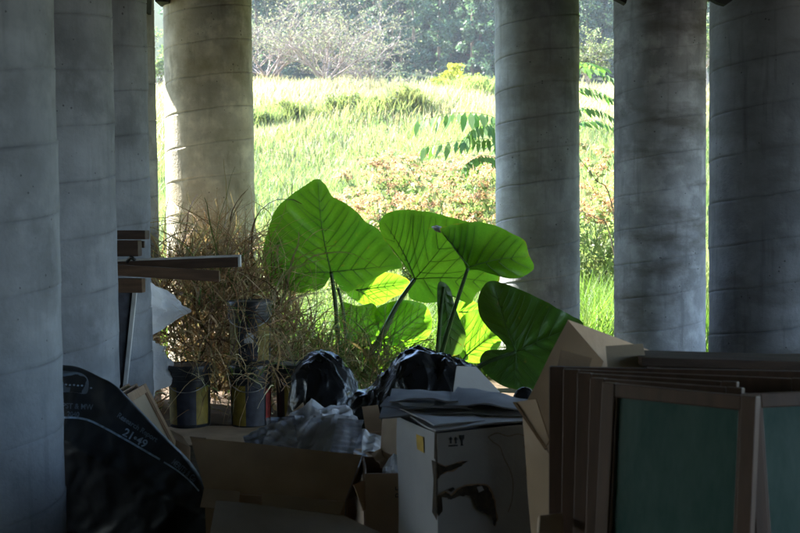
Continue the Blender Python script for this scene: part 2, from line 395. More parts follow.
# ------------------------------------------------------------------ bridge deck over the columns
SOFFIT = 4.65; DECK_Y = 13.4; DECK_SKEW = 0.65; DECK_R = 9.0; DECK_L = -30.0; DECK_B = -3.4
bd = empty('bridge_deck', (0, 2, SOFFIT))
tag(bd, 'dark concrete underside of the bridge deck just above the column tops', 'bridge')
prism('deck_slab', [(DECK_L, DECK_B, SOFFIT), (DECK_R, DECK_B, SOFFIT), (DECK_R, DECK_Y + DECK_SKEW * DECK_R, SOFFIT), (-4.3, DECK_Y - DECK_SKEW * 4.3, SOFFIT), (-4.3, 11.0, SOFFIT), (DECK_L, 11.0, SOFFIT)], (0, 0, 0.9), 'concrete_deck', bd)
ab = box_uvw('blocking_wall', (DECK_L, DECK_B, -0.3), (DECK_R - DECK_L, 0, 0), (0, 0.5, 0), (0, 0, SOFFIT + 0.296), 'blocking_wall_concrete')  # unseen wall, added to hold back light from behind the viewer
rebase(ab, (0, DECK_B, 0)); tag(ab, 'unseen grey concrete wall added behind the viewer to cut the light from there', 'wall')
box_uvw('shade_girder', (DECK_R - 0.5, DECK_B + 0.51, 3.30), (0.45, 0, 0), (0, DECK_Y + DECK_SKEW * DECK_R - DECK_B - 1.2, 0), (0, 0, SOFFIT - 3.298), 'concrete_deck', bd)  # unseen girder added under the right edge to darken the column tops
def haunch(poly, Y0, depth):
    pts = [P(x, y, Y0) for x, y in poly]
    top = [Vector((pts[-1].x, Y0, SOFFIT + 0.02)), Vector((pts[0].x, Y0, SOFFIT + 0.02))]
    prism('haunch', pts + top, (0, depth, 0), 'haunch_shade', bd)
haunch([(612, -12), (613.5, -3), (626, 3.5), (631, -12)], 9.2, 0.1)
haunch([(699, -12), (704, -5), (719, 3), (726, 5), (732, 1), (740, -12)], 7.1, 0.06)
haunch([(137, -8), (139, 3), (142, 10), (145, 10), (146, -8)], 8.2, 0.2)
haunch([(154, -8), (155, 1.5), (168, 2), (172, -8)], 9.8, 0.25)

# ------------------------------------------------------------------ columns with helical form seams
def column(px, Y, r, label, mat='concrete', pitch=0.30, rot=0.0, seed=0, step=None):
    p = P(px, 215, Y)
    segs = 96; z0, z1 = -0.25, SOFFIT + 0.05
    fr = [0.0, 0.012, 0.024, 0.075, 0.35, 0.65, 0.94, 0.988]
    dr = [-0.004, -0.003, 0.002, 0.0012, 0.0, -0.001, 0.001, 0.002]
    sm = [0.5, 0.4, 0.12, 0.03, 0, 0, 0.0, 0.15]
    turns = int((z1 - z0) / pitch) + 2
    rng = random.Random(seed)
    tr = [rng.uniform(-0.0035, 0.0035) for _ in range(turns + 3)]
    V = []; A = []; rows = []
    for t in range(-1, turns):
        for f, d, s in zip(fr, dr, sm): rows.append((t + f, d, s, t + 1))
    for tt, d, s, off in rows:
        for k in range(segs + 1):
            th = 2 * math.pi * k / segs
            z = z0 + (tt + k / segs) * pitch
            z += 0.012 * mnoise.noise(Vector((math.cos(th) * 1.5 + seed * 3, math.sin(th) * 1.5, (tt + k / segs) * 0.7)))
            z = min(max(z, z0), z1)
            jag = 0.0016 * mnoise.noise(Vector((math.cos(th) * 6, math.sin(th) * 6 + seed, z * 7)))
            rr = r + d + jag + tr[off] + (tr[off + 1] - tr[off]) * k / segs
            if step and z > step: rr -= 0.004
            V.append((rr * math.cos(th), rr * math.sin(th), z)); A.append(s)
    W = segs + 1; Fc = []
    for j in range(len(rows) - 1):
        for k in range(segs):
            a = j * W + k; q = (a, a + 1, a + W + 1, a + W)
            if len({round(V[i][2], 5) for i in q}) > 1: Fc.append(q)
    o = mesh('concrete_column', V, Fc, mat, None, True, {'seam': ('FLOAT', np.array(A))})
    o.location = (p.x, Y, 0); o.rotation_euler.z = rot
    tag(o, label, 'column', 'round concrete columns under the bridge')
    return o
column(-41, 4.6, 0.40, 'big grey round concrete column cut off by the left edge of the picture', seed=1, rot=0.4)
column(43, 6.2, 0.40, 'grey round concrete column behind the black printed bag, timber ends jutting past it', seed=2, rot=2.2)
column(91, 7.6, 0.40, 'grey round concrete column with crumpled grey paper at its right edge', seed=3, rot=1.1)
column(108, 8.95, 0.40, 'narrow visible strip of grey concrete column, last of the row before the sunlit one', seed=4, rot=3.0, mat='concrete_light')
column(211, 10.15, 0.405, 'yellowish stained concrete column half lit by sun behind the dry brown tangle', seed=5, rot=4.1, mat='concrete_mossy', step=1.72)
column(537.5, 10.5, 0.40, 'pale grey concrete column rising behind the elephant ear leaves', seed=6, rot=5.2, mat='concrete_light', step=1.1)
column(659.5, 9.8, 0.40, 'grey concrete column with damp bands between bright gaps, second from the right edge', seed=7, rot=0.9, mat='concrete_damp')
column(769, 7.6, 0.40, 'darkest grey concrete column cut by the right edge above the window sashes', seed=8, rot=2.7, mat='concrete_dark')

# ------------------------------------------------------------------ leafy plants of big elephant ears
plant = empty('elephant_ear_plant', P(420, 398, 9.4).to_tuple()); plant.location.z = 0
tag(plant, 'large elephant ear plant with broad backlit green leaves between the columns', 'plant')
def inside(pt, poly):
    x, y = pt; c = False
    for i in range(len(poly)):
        x1, y1 = poly[i][:2]; x2, y2 = poly[i - 1][:2]
        if (y1 > y) != (y2 > y) and x < (x2 - x1) * (y - y1) / (y2 - y1) + x1: c = not c
    return c
def big_leaf(outline, att, depth, tilt, mat, seed, ribs, bulge=0.10, vein_w=0.0075, label=None, wave=0.03, midrib_n=7):
    """outline and rib ends are traced, each at this leaf's own depth; the blade tilts and cups"""
    rng = random.Random(seed)
    ol = spline([(x, y, 0) for x, y in outline], 7, True)
    ol = [(p.x, p.y) for p in ol]
    maxr = max(math.hypot(x - att[0], y - att[1]) for x, y in ol)
    def place(x, y, off=0.0):
        dx, dy = x - att[0], y - att[1]; rr = math.hypot(dx, dy) / maxr
        ang = math.atan2(dy, dx)
        d = depth + dx * tilt[0] + dy * tilt[1] + bulge * rr * rr
        d += wave * rr * rr * math.sin(ang * 7 + seed) + 0.018 * rr * math.sin(ang * 13 + seed * 2.3)
        d += 0.012 * mnoise.noise(Vector((x * 0.06, y * 0.06, seed)))
        return P(x, y, d + off)
    n = len(ol); rings = 30; V = [place(*att)]; Fc = []
    for k in range(1, rings + 1):
        t = k / rings
        for i, (x, y) in enumerate(ol):
            e = 1.0
            e = 1 + 0.010 * t * t * mnoise.noise(Vector((i * 0.23, seed, 0))) + 0.006 * t ** 4 * mnoise.noise(Vector((i * 0.7, seed, 3)))
            V.append(place(att[0] + (x - att[0]) * t * e, att[1] + (y - att[1]) * t * e))
    for i in range(n): Fc.append((0, 1 + i, 1 + (i + 1) % n))
    for k in range(rings - 1):
        for i in range(n):
            a = 1 + k * n + i; b2 = 1 + k * n + (i + 1) % n
            Fc.append((a, a + n, b2 + n, b2))
    XY = [att] + [(att[0] + (x - att[0]) * k / rings, att[1] + (y - att[1]) * k / rings) for k in range(1, rings + 1) for (x, y) in ol]
    parts = []; VP = []
    def vein(pts, w0, w1):
        m_ = len(pts); rad = [w0 + (w1 - w0) * i / (m_ - 1) for i in range(m_)]
        for i in range(m_ - 1): VP.extend([(pts[i][0] + (pts[i + 1][0] - pts[i][0]) * q / 3, pts[i][1] + (pts[i + 1][1] - pts[i][1]) * q / 3) for q in range(3)])
        parts.append(tube_data([place(x, y, -0.003) for x, y in pts], rad, 4))
    for ri, tip in enumerate(ribs):
        ax, ay = att; L = math.hypot(tip[0] - ax, tip[1] - ay)
        bend = rng.uniform(-0.04, 0.04) * L
        ux, uy = (tip[0] - ax) / L, (tip[1] - ay) / L
        rib = [(ax + ux * L * t - uy * bend * math.sin(t * math.pi), ay + uy * L * t + ux * bend * math.sin(t * math.pi)) for t in np.linspace(0, 0.98, 12)]
        vein(rib, vein_w * (1 if ri == 0 else 0.7), 0.0015)
        nn = midrib_n if ri == 0 else 4
        for s in (-1, 1):
            for q in range(nn):
                t0 = 0.10 + 0.8 * q / nn + rng.uniform(-.02, .02)
                bx, by = ax + ux * L * t0, ay + uy * L * t0
                an = math.atan2(uy, ux) + s * R(58 - 18 * t0 + rng.uniform(-4, 4))
                line = []
                for k in range(40):
                    st = k * maxr * 0.03
                    a2 = an - s * 0.35 * (k / 40)
                    x, y = bx + math.cos(a2) * st, by + math.sin(a2) * st
                    if k > 0 and not inside((att[0] + (x - att[0]) * 1.05, att[1] + (y - att[1]) * 1.05), ol): break
                    line.append((x, y))
                if len(line) > 4: vein(line, vein_w * 0.45, 0.0015)
    A_ = np.array(XY); B_ = np.array(VP)
    dist = np.sqrt(((A_[:, None, :] - B_[None, :, :]) ** 2).sum(-1)).min(1)
    vd = np.clip(dist / (maxr * 0.085), 0, 1)
    V = [v + Vector((0, 0.016 * maxr / 70 * (q ** 0.7), 0)) for v, q in zip(V, vd)]
    ed = [0.0] + [k / rings for k in range(1, rings + 1) for _ in ol]
    lf = mesh('leaf', V, Fc, mat, plant, True, {'vd': ('FLOAT', vd), 'ed': ('FLOAT', np.array(ed))})
    if label: lf['label'] = label
    V, Fc = join_data(parts)
    mesh('veins', V, Fc, 'vein', lf, True)
    return lf
def stalk(pts, r0, r1):
    w_ = spline([P(*p) for p in pts], 6); n = len(w_)
    tube('stalk', w_, [r0 + (r1 - r0) * i / (n - 1) for i in range(n)], 'stalk', plant, 8)
big_leaf([(317, 179), (325, 184), (332, 196), (345, 203), (358, 213), (366, 222), (377, 228), (384, 238), (392, 250), (401, 262), (401, 268), (388, 271), (370, 281), (347, 292), (337, 284), (331, 277), (322, 288), (305, 293), (285, 290), (270, 282), (262, 262), (265, 240), (269, 226), (276, 209), (288, 197), (301, 188), (310, 182)],
         (331, 272), 8.9, (0.0016, 0.0040), 'taro_leaf', 1, [(318, 181), (399, 265), (268, 280)], label='widest upright heart shaped leaf, its tip pointing up')
big_leaf([(379, 224), (386, 214), (398, 210), (412, 210), (430, 212), (446, 216), (462, 220), (482, 228), (496, 250), (500, 278), (495, 286), (478, 292), (470, 304), (455, 297), (438, 302), (424, 303), (410, 298), (409, 287), (414, 281), (404, 264), (394, 250), (383, 237)],
         (415, 279), 9.25, (-0.0012, 0.0045), 'taro_leaf', 2, [(384, 222), (496, 283), (460, 221)], label='bright upright leaf partly behind the leaf with the curled white tip')
l3 = big_leaf([(440, 230), (450, 225), (463, 223), (480, 222), (497, 226), (511, 233), (525, 241), (529, 254), (534, 266), (531, 272), (519, 278), (505, 278), (491, 273), (478, 270), (467, 269), (461, 255), (452, 243)],
         (469, 267), 8.8, (0.0018, 0.0055), 'taro_leaf', 3, [(442, 230), (528, 256)], bulge=0.06, midrib_n=5, label='leaf held forward with a curled white tip')
big_leaf([(491, 281), (503, 283), (521, 290), (543, 300), (557, 308), (572, 316), (584, 325), (574, 345), (556, 370), (536, 388), (512, 389), (493, 380), (480, 364), (486, 351), (506, 349), (500, 339), (489, 329), (480, 316), (478, 300), (483, 287)],
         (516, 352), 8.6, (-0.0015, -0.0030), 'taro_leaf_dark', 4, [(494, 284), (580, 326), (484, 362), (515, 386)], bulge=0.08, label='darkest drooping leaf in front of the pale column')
big_leaf([(346, 292), (358, 281), (376, 273), (396, 274), (410, 282), (403, 293), (392, 298), (380, 305), (362, 304)], (356, 290), 9.75, (0.002, 0.006), 'taro_leaf', 5, [(405, 284), (380, 303)], midrib_n=5)
big_leaf([(413, 301), (425, 305), (431, 315), (432, 328), (424, 341), (405, 347), (388, 343), (377, 326), (376, 309), (395, 301)], (384, 341), 9.7, (0.002, 0.003), 'taro_leaf', 6, [(428, 308), (384, 306), (424, 340)], midrib_n=5)
big_leaf([(341, 303), (358, 306), (374, 304), (380, 322), (371, 342), (352, 343), (340, 325)], (346, 340), 9.6, (0.002, 0.003), 'taro_leaf', 7, [(374, 306), (344, 306)], midrib_n=5)
big_leaf([(462, 317), (483, 310), (501, 330), (499, 347), (484, 362), (464, 360), (457, 340)], (466, 356), 9.65, (0.002, 0.003), 'taro_leaf', 8, [(498, 332), (464, 320)], midrib_n=5)
big_leaf([(456, 306), (468, 300), (480, 305), (486, 313), (470, 323), (459, 321)], (459, 312), 9.9, (0.002, 0.003), 'taro_leaf', 9, [(484, 312)], midrib_n=4)
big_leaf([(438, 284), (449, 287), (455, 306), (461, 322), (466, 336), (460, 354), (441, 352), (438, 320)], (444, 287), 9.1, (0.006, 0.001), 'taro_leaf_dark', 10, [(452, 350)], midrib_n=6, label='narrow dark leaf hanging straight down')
big_leaf([(388, 330), (400, 340), (398, 362), (384, 372), (366, 366), (362, 348), (372, 334)], (385, 335), 9.75, (0.002, 0.003), 'taro_leaf', 11, [(380, 370)], midrib_n=5)
stalk([(331, 272, 8.9), (335, 300, 8.93), (338, 340, 8.98), (345, 402, 9.0)], 0.014, 0.024)
stalk([(338, 288, 9.1), (343, 310, 9.1), (346, 340, 9.1), (352, 400, 9.12)], 0.010, 0.016)
stalk([(415, 279, 9.25), (399, 302, 9.22), (383, 332, 9.15), (366, 364, 9.12), (352, 396, 9.1)], 0.015, 0.030)
stalk([(468, 268, 8.8), (458, 298, 8.83), (448, 330, 8.9), (440, 360, 8.98), (432, 400, 9.0)], 0.013, 0.026)
stalk([(516, 352, 8.6), (498, 358, 8.6), (482, 365, 8.63), (462, 380, 8.75), (445, 404, 8.8)], 0.013, 0.024)
stalk([(444, 287, 9.1), (440, 320, 9.12), (437, 360, 9.15), (432, 396, 9.2)], 0.012, 0.026)
stalk([(384, 341, 9.7), (388, 360, 9.65), (398, 392, 9.6)], 0.010, 0.018)
stalk([(346, 340, 9.6), (352, 365, 9.55), (360, 392, 9.5)], 0.010, 0.016)
stalk([(466, 356, 9.65), (455, 372, 9.6), (440, 392, 9.55)], 0.010, 0.018)
# curled pale tip of the forward leaf
tube('dead_tip', [P(444, 232, 8.74), P(440, 229.5, 8.72), P(436, 228, 8.71), P(431.5, 227, 8.71)], [0.006, 0.026, 0.024, 0.004], 'white_tip', plant, 8)

# ------------------------------------------------------------------ blade fields (numpy)
_bl = None
def blades(name, base, height, width, lean, color, mat, label=None, cat=None, seed=0, segs=3, droop=1.0, parent=None):
    """base Nx3; height, width N; lean N (horizontal reach / height); color Nx3"""
    rng = np.random.default_rng(seed); N = len(base)
    az = rng.uniform(0, 2 * np.pi, N); wz = az + np.pi / 2 + rng.uniform(-.6, .6, N)
    D = np.stack([np.cos(az), np.sin(az), np.zeros(N)], 1); Wd = np.stack([np.cos(wz), np.sin(wz), np.zeros(N)], 1)
    V = np.zeros((N, segs * 2 + 1, 3)); CO = np.zeros((N, segs * 2 + 1, 3))
    for k in range(segs + 1):
        t = k / segs
        up = height * (t - 0.28 * droop * lean * t * t)
        ctr = base + D * (height * lean * t ** 1.8)[:, None]; ctr[:, 2] += up
        ww = width * (1 - t ** 1.6) * 0.5
        if k == segs: V[:, segs * 2] = ctr; CO[:, segs * 2] = color
        else:
            V[:, 2 * k] = ctr - Wd * ww[:, None]; V[:, 2 * k + 1] = ctr + Wd * ww[:, None]
            CO[:, 2 * k] = color; CO[:, 2 * k + 1] = color
    per = segs * 2 + 1; off = np.arange(N)[:, None] * per
    F4 = []
    tris = []
    for k in range(segs - 1):
        tris.append(np.concatenate([off + 2 * k, off + 2 * k + 1, off + 2 * k + 3], 1)); tris.append(np.concatenate([off + 2 * k, off + 2 * k + 3, off + 2 * k + 2], 1))
    k = segs - 1; tris.append(np.concatenate([off + 2 * k, off + 2 * k + 1, off + 2 * k + 2], 1))
    Fc = np.concatenate(tris, 0)
    return fastmesh(name, V.reshape(-1, 3), Fc, mat, CO.reshape(-1, 3), parent)
def fastmesh(name, V, Fc, mat, col=None, parent=None):
    me = bpy.data.meshes.new(name); V = np.asarray(V, np.float32); Fc = np.asarray(Fc, np.int32)
    k = Fc.shape[1]
    me.vertices.add(len(V)); me.vertices.foreach_set('co', V.ravel())
    me.loops.add(Fc.size); me.loops.foreach_set('vertex_index', Fc.ravel())
    me.polygons.add(len(Fc)); me.polygons.foreach_set('loop_start', np.arange(len(Fc), dtype=np.int32) * k)
    me.materials.append(MATS[mat])
    if col is not None:
        a = me.attributes.new('col', 'FLOAT_COLOR', 'POINT')
        a.data.foreach_set('color', np.concatenate([col, np.ones((len(col), 1))], 1).astype(np.float32).ravel())
    me.update(calc_edges=True); me.validate()
    o = link(bpy.data.objects.new(name, me)); setparent(o, parent)
    return o
def vary(c, N, rng, s=0.25, hue=0.12):
    c = np.asarray(c, float)[None, :] * (1 + rng.uniform(-s, s, (N, 1))) * (1 + rng.uniform(-hue, hue, (N, 3)))
    return np.clip(c, 0.005, 0.9)
def patch_noise(x, y, s, seed=0):
    return 0.5 + 0.25 * (np.sin(x * s + 1.7 * seed) + np.sin(y * s * 1.3 + x * s * 0.6 + seed)) * 0.9 + 0.12 * np.sin(x * s * 3.1 - y * s * 2.3)

rng = np.random.default_rng(11)
def field(n, y0, y1, spread=0.46, pad=2.0, power=1.0):
    y = y0 + (y1 - y0) * rng.uniform(0, 1, n) ** power
    x = (rng.uniform(-1, 1, n)) * (y * spread + pad)
    return x, y
# green grass of the slope
x, y = field(95000, 11.2, 47, power=1.35)
pn = patch_noise(x, y, 0.55)
h = (0.24 + 0.26 * rng.uniform(0, 1, len(x))) * (0.7 + 0.7 * pn) * (1 + (y - 11) / 60)
c = vary((0.145, 0.18, 0.075), len(x), rng, 0.35) * (0.75 + 0.4 * patch_noise(x, y, 1.3, 5)[:, None])
yel = (pn[:, None] > 0.55) * np.array([0.10, 0.07, 0.04]); c = c + yel * rng.uniform(0.2, 1, (len(x), 1))
g = blades('green_grass', np.stack([x, y, ground_z(x, y) - 0.02], 1), h, 0.010 + 0.0009 * (y - 8), rng.uniform(0.15, 0.8, len(x)), c, 'leafage', seed=1)
tag(g, 'sunlit green grass covering the slope behind the columns', 'grass', kind='stuff')
# straw coloured grass of the ridge
x, y = field(60000, 36, 64, power=0.8)
pn = patch_noise(x, y, 0.4, 3)
keep = (y + 5 * pn) > 41.5; x, y, pn = x[keep], y[keep], pn[keep]
h = (0.4 + 0.6 * rng.uniform(0, 1, len(x))) * (0.6 + 0.6 * pn)
c = vary((0.33, 0.27, 0.175), len(x), rng, 0.35, 0.08) * (0.65 + 0.6 * pn[:, None]); grn = rng.uniform(0, 1, len(x)) < 0.22
c[grn] = vary((0.22, 0.25, 0.13), int(grn.sum()), rng)
g = blades('dry_grass', np.stack([x, y, ground_z(x, y) - 0.03], 1), h, 0.05 + 0.02 * rng.uniform(0, 1, len(x)), rng.uniform(0.15, 0.7, len(x)), c, 'leafage', seed=2)
tag(g, 'pale straw coloured tall grass along the ridge', 'grass', kind='stuff')
# far meadow behind the ridge, mostly hidden
x, y = field(9000, 64, 132)
g = blades('far_scrub', np.stack([x, y, ground_z(x, y) - 0.05], 1), rng.uniform(0.5, 1.5, len(x)), np.full(len(x), 0.16), rng.uniform(.2, .7, len(x)), vary((0.26, 0.25, 0.12), len(x), rng), 'leafage', seed=3)
tag(g, 'low pale scrub below the far wood', 'scrub', kind='stuff')
# taller green grass just outside, between the columns
xx = []; 
for (px0, px1, y0, y1, nn) in ((255, 300, 9.7, 11.6, 900), (300, 500, 10.2, 11.8, 2600), (576, 625, 10.9, 13.5, 1500), (700, 716, 10.5, 12, 400), (150, 172, 10.6, 12.5, 500)):
    yy = rng.uniform(y0, y1, nn); pxx = rng.uniform(px0, px1, nn)
    xx.append(np.stack([(pxx - 400) / F_PX * yy, yy], 1))
xx = np.concatenate(xx); x, y = xx[:, 0], xx[:, 1]
g = blades('tall_grass', np.stack([x, y, ground_z(x, y) - 0.02], 1), rng.uniform(0.35, 0.95, len(x)), rng.uniform(0.010, 0.022, len(x)), rng.uniform(0.2, 0.9, len(x)), vary((0.11, 0.18, 0.035), len(x), rng), 'leafage', seed=4, segs=5)
tag(g, 'tall bright green grass blades at the foot of the columns', 'grass', kind='stuff')

def leaf_cloud(name, centers, radii, n_each, size, col, mat, seed, parent=None, flat=0.7, shell=0.5, tint=None):
    r = np.random.default_rng(seed); Vs = []; Cs = []
    for (cx, cy, cz), rad, n_ in zip(centers, radii, n_each):
        v = r.normal(0, 1, (n_, 3)); v /= np.linalg.norm(v, axis=1, keepdims=True)
        rr = rad * (shell + (1 - shell) * r.uniform(0, 1, n_)) ** 0.7
        p = v * rr[:, None] * np.array([1, 1, flat]) + np.array([cx, cy, cz])
        a = r.normal(0, 1, (n_, 3)); a /= np.linalg.norm(a, axis=1, keepdims=True)
        b_ = np.cross(a, r.normal(0, 1, (n_, 3))); b_ /= np.linalg.norm(b_, axis=1, keepdims=True)
        s = size * r.uniform(0.6, 1.4, n_)[:, None]
        Vs.append(np.stack([p - a * s, p - b_ * s * 0.42, p + a * s, p + b_ * s * 0.42], 1).reshape(-1, 3))
        cc = vary(col, n_, r, 0.3, 0.1) * r.uniform(0.75, 1.25)
        Cs.append(np.repeat(cc, 4, 0))
    V = np.concatenate(Vs); Cc = np.concatenate(Cs)
    return fastmesh(name, V, np.arange(len(V)).reshape(-1, 4), mat, Cc, parent)

# ------------------------------------------------------------------ dry brown tangle round the pails
def stems(name, N, mat, seed, base_fn, col_fn, hmin, hmax, wid, curl=1.0, segs=9, parent=None):
    r = np.random.default_rng(seed); B = base_fn(r, N)
    H = r.uniform(hmin, hmax, N)
    if B.shape[1] == 4: H = H * B[:, 3]; B = B[:, :3]
    az = r.uniform(0, 2 * np.pi, N); el = r.uniform(0.5, 1.45, N)
    d = np.stack([np.cos(az) * np.cos(el), np.sin(az) * np.cos(el), np.sin(el)], 1)
    p = B.copy(); step = (H / segs)[:, None]
    col = col_fn(r, N, B)
    sd = r.normal(0, 1, (N, 3)); V = np.zeros((N, segs + 1, 2, 3)); CO = np.zeros((N, segs + 1, 2, 3))
    bend = r.normal(0, 0.13 * curl, (N, 3)); WV = r.lognormal(0, 0.45, N)
    for k in range(segs + 1):
        side = np.cross(d, sd); side /= np.linalg.norm(side, axis=1, keepdims=True) + 1e-6
        ww = (wid * WV * (1 - 0.75 * k / segs))[:, None] * 0.5
        V[:, k, 0] = p - side * ww; V[:, k, 1] = p + side * ww; CO[:, k] = col[:, None, :]
        d = d + bend + r.normal(0, 0.11 * curl, (N, 3)); d[:, 2] -= 0.055 * curl * k / segs * 3
        d /= np.linalg.norm(d, axis=1, keepdims=True); p = p + d * step
        p[:, 2] = np.maximum(p[:, 2], 0.012)
    off = np.arange(N)[:, None] * (segs + 1) * 2; t = []
    for k in range(segs):
        a = off + 2 * k
        t.append(np.concatenate([a, a + 1, a + 3, a + 2], 1))
    return fastmesh(name, V.reshape(-1, 3), np.concatenate(t, 0), mat, CO.reshape(-1, 3), parent)
def tangle_base(r, N):
    y = r.uniform(8.1, 9.6, N); px = r.normal(222, 46, N).clip(146, 335)
    top = np.interp(px, [140, 160, 200, 225, 260, 300, 335], [0.85, 1.1, 1.25, 1.28, 1.1, 0.75, 0.4])
    z = top * r.uniform(0, 0.95, N) ** 0.8
    x = (px - 400) / F_PX * y
    return np.stack([x, y, z], 1)
def tangle_col(r, N, B):
    c = vary((0.34, 0.22, 0.125), N, r, 0.4, 0.1)
    k = r.uniform(0, 1, N); c[k < 0.25] = vary((0.46, 0.36, 0.22), int((k < .25).sum()), r, .3)
    c[(k > 0.9)] = vary((0.10, 0.16, 0.04), int((k > .9).sum()), r, .3)
    c[(k > 0.8) & (k <= 0.9)] = vary((0.12, 0.06, 0.035), int(((k > .8) & (k <= .9)).sum()), r, .3)
    return c
tg = stems('dry_tangle', 3000, 'dry_stem', 5, tangle_base, tangle_col, 0.25, 0.8, 0.0075, curl=0.75)
tag(tg, 'brown dry tangle of dead stems and grass over the paint pails', 'dry stems', kind='stuff')
def tangle2(r, N):
    y = r.uniform(7.5, 7.75, N); px = r.uniform(192, 300, N); x = (px - 400) / F_PX * y
    return np.stack([x, y, r.uniform(0.3, 0.9, N)], 1)
tg2 = stems('hanging_straw', 240, 'dry_stem', 6, tangle2, tangle_col, 0.25, 0.6, 0.006, curl=1.9)
tag(tg2, 'thin straw hanging down over the fronts of the pails', 'dry stems', kind='stuff')
rl = np.random.default_rng(77); lp = tangle_base(rl, 260)
dl = leaf_cloud('dead_leaves', [tuple(q) for q in lp], [0.12] * 260, [7] * 260, 0.03, (0.30, 0.19, 0.11), 'dry_stem', 78)
tag(dl, 'small brown dead leaves clinging in the dry tangle', 'dead leaves', kind='stuff')
def wisps(r, N):
    y = r.uniform(8.2, 9.5, N); px = r.uniform(150, 300, N); x = (px - 400) / F_PX * y
    return np.stack([x, y, r.uniform(0.6, 1.25, N)], 1)
tg3 = stems('tall_wisps', 420, 'dry_stem', 7, wisps, tangle_col, 0.4, 0.95, 0.009, curl=1.1)
tag(tg3, 'long thin dead stems arching above the brown tangle', 'dry stems', kind='stuff')
def scrub2(r, N):
    y = r.uniform(8.6, 9.5, N); px = r.uniform(290, 400, N); x = (px - 400) / F_PX * y
    return np.stack([x, y, r.uniform(0.0, 0.35, N)], 1)
def green_col(r, N, B):
    c = vary((0.10, 0.16, 0.04), N, r, 0.4); k = r.uniform(0, 1, N); c[k < 0.5] = vary((0.25, 0.19, 0.10), int((k < .5).sum()), r, .3); return c
tg4 = stems('mixed_weeds', 1100, 'dry_stem', 8, scrub2, green_col, 0.2, 0.7, 0.008, curl=0.9)
tag(tg4, 'thin green and straw weeds around the elephant ear stalks', 'weeds', kind='stuff')

# ------------------------------------------------------------------ leaf clouds and woody plants
def copy_tree(o, parent=None):
    c2 = o.copy(); link(c2)
    if parent is not None: c2.parent = parent
    for ch in list(o.children): copy_tree(ch, c2)
    return c2
# far plantation: tall narrow blue-green trees
def forest_tree(seed):
    r = random.Random(seed)
    t = empty('plantation_tree'); Hh = 17.0
    tube('trunk', [(0, 0, -0.5), (0.1, 0, 5), (-0.1, 0.1, 11), (0, 0, Hh)], [0.22, 0.18, 0.12, 0.03], 'bark', t, 7)
    cs = []; rs = []; ns = []
    for k in range(64):
        z = 0.8 + (Hh - 0.6) * (k / 63) ** 0.9
        rad = 2.3 * (1 - max(0, (z - 2) / (Hh + 0.6)) ** 1.7) + 0.35
        a = r.uniform(0, 6.28); q = rad * r.uniform(0.25, 0.9)
        cs.append((math.cos(a) * q, math.sin(a) * q, z)); rs.append(r.uniform(0.5, 0.95)); ns.append(60)
    leaf_cloud('crown', cs, rs, ns, 0.27, (0.075, 0.125, 0.085), 'forest_leaf', seed, t, 0.85)
    return t
protos = [forest_tree(s) for s in (3, 8, 21)]
used = [False] * 3; r = random.Random(4)
for row in range(6):
    yb = 136 + row * 9
    k0 = -0.15 if row < 2 else -0.02
    xw = -0.22 * yb
    while xw < 0.34 * yb:
        xw += r.uniform(2.7, 4.4)
        yy = yb + r.uniform(-3, 3)
        if row > 0 and xw < -0.14 * yb - 4: continue
        k = r.randrange(3); t = protos[k] if not used[k] else copy_tree(protos[k]); used[k] = True
        t.location = (xw, yy, gz(xw, yy) - 0.2); t.rotation_euler.z = r.uniform(0, 6.28); s = r.uniform(0.8, 1.2); t.scale = (s * r.uniform(.9, 1.15), s * r.uniform(.9, 1.15), s)
        tag(t, 'tall narrow blue green tree in the far wooded hillside', 'tree', 'trees of the far plantation')

def branch_tree(name, loc, seed, height, spread, mat, leaf_col, n_leaf, leaf_size, levels=4, label='', cat='tree', limbs=6, flat=1.0, leaf_mat='leafage', trunk_r=0.12, frac=0.42):
    r = random.Random(seed); root = empty(name, loc); parts = []; tips = []; first = []
    def grow(p, d, L, rad, lev):
        pts = [p]; q = Vector(p); dd = Vector(d)
        for k in range(5):
            dd = (dd + Vector((r.uniform(-1, 1), r.uniform(-1, 1), r.uniform(-.7, .8) * flat)) * 0.22).normalized()
            q = q + dd * (L / 5); pts.append(q.copy())
        (first if lev == levels else parts).append(tube_data(pts, [rad * (1 - 0.13 * k) for k in range(6)], 5 if lev > 1 else 4))
        if lev <= 2: tips.extend(pts[2:])
        if lev == 0: return
        n_ = limbs if lev == levels else r.choice((3, 4))
        for k in range(n_):
            a = r.uniform(0, 6.28); e = r.uniform(0.3, 1.1)
            nd = (dd * math.cos(e) + Vector((math.cos(a) * spread, math.sin(a) * spread, r.uniform(-.25, .7) * flat)) * math.sin(e)).normalized()
            grow(pts[r.choice((2, 3, 4, 5))] if lev < levels else pts[r.choice((2, 3, 4, 5))], nd, (L * r.uniform(0.55, 0.82) if not (frac < .3 and lev == levels) else height * r.uniform(.3, .5)), max(rad * 0.5, 0.008), lev - 1)
    base = Vector(loc)
    grow(base - Vector((0, 0, 0.1)), Vector((r.uniform(-.2, .2), 0, 1)), height * frac, trunk_r, levels)
    V, Fc = join_data(first); mesh('trunk', V, Fc, mat, root, True)
    V, Fc = join_data(parts); mesh('limbs', V, Fc, mat, root, True)
    if n_leaf:
        rs = [leaf_size * 3.2] * len(tips)
        leaf_cloud('crown', [tuple(t) for t in tips], rs, [max(1, n_leaf // len(tips))] * len(tips), leaf_size, leaf_col, leaf_mat, seed, root, 0.7, 0.2)
    tag(root, label, cat); return root
def at_ground(px, Y): 
    p = P(px, 200, Y); return (p.x, Y, gz(p.x, Y))
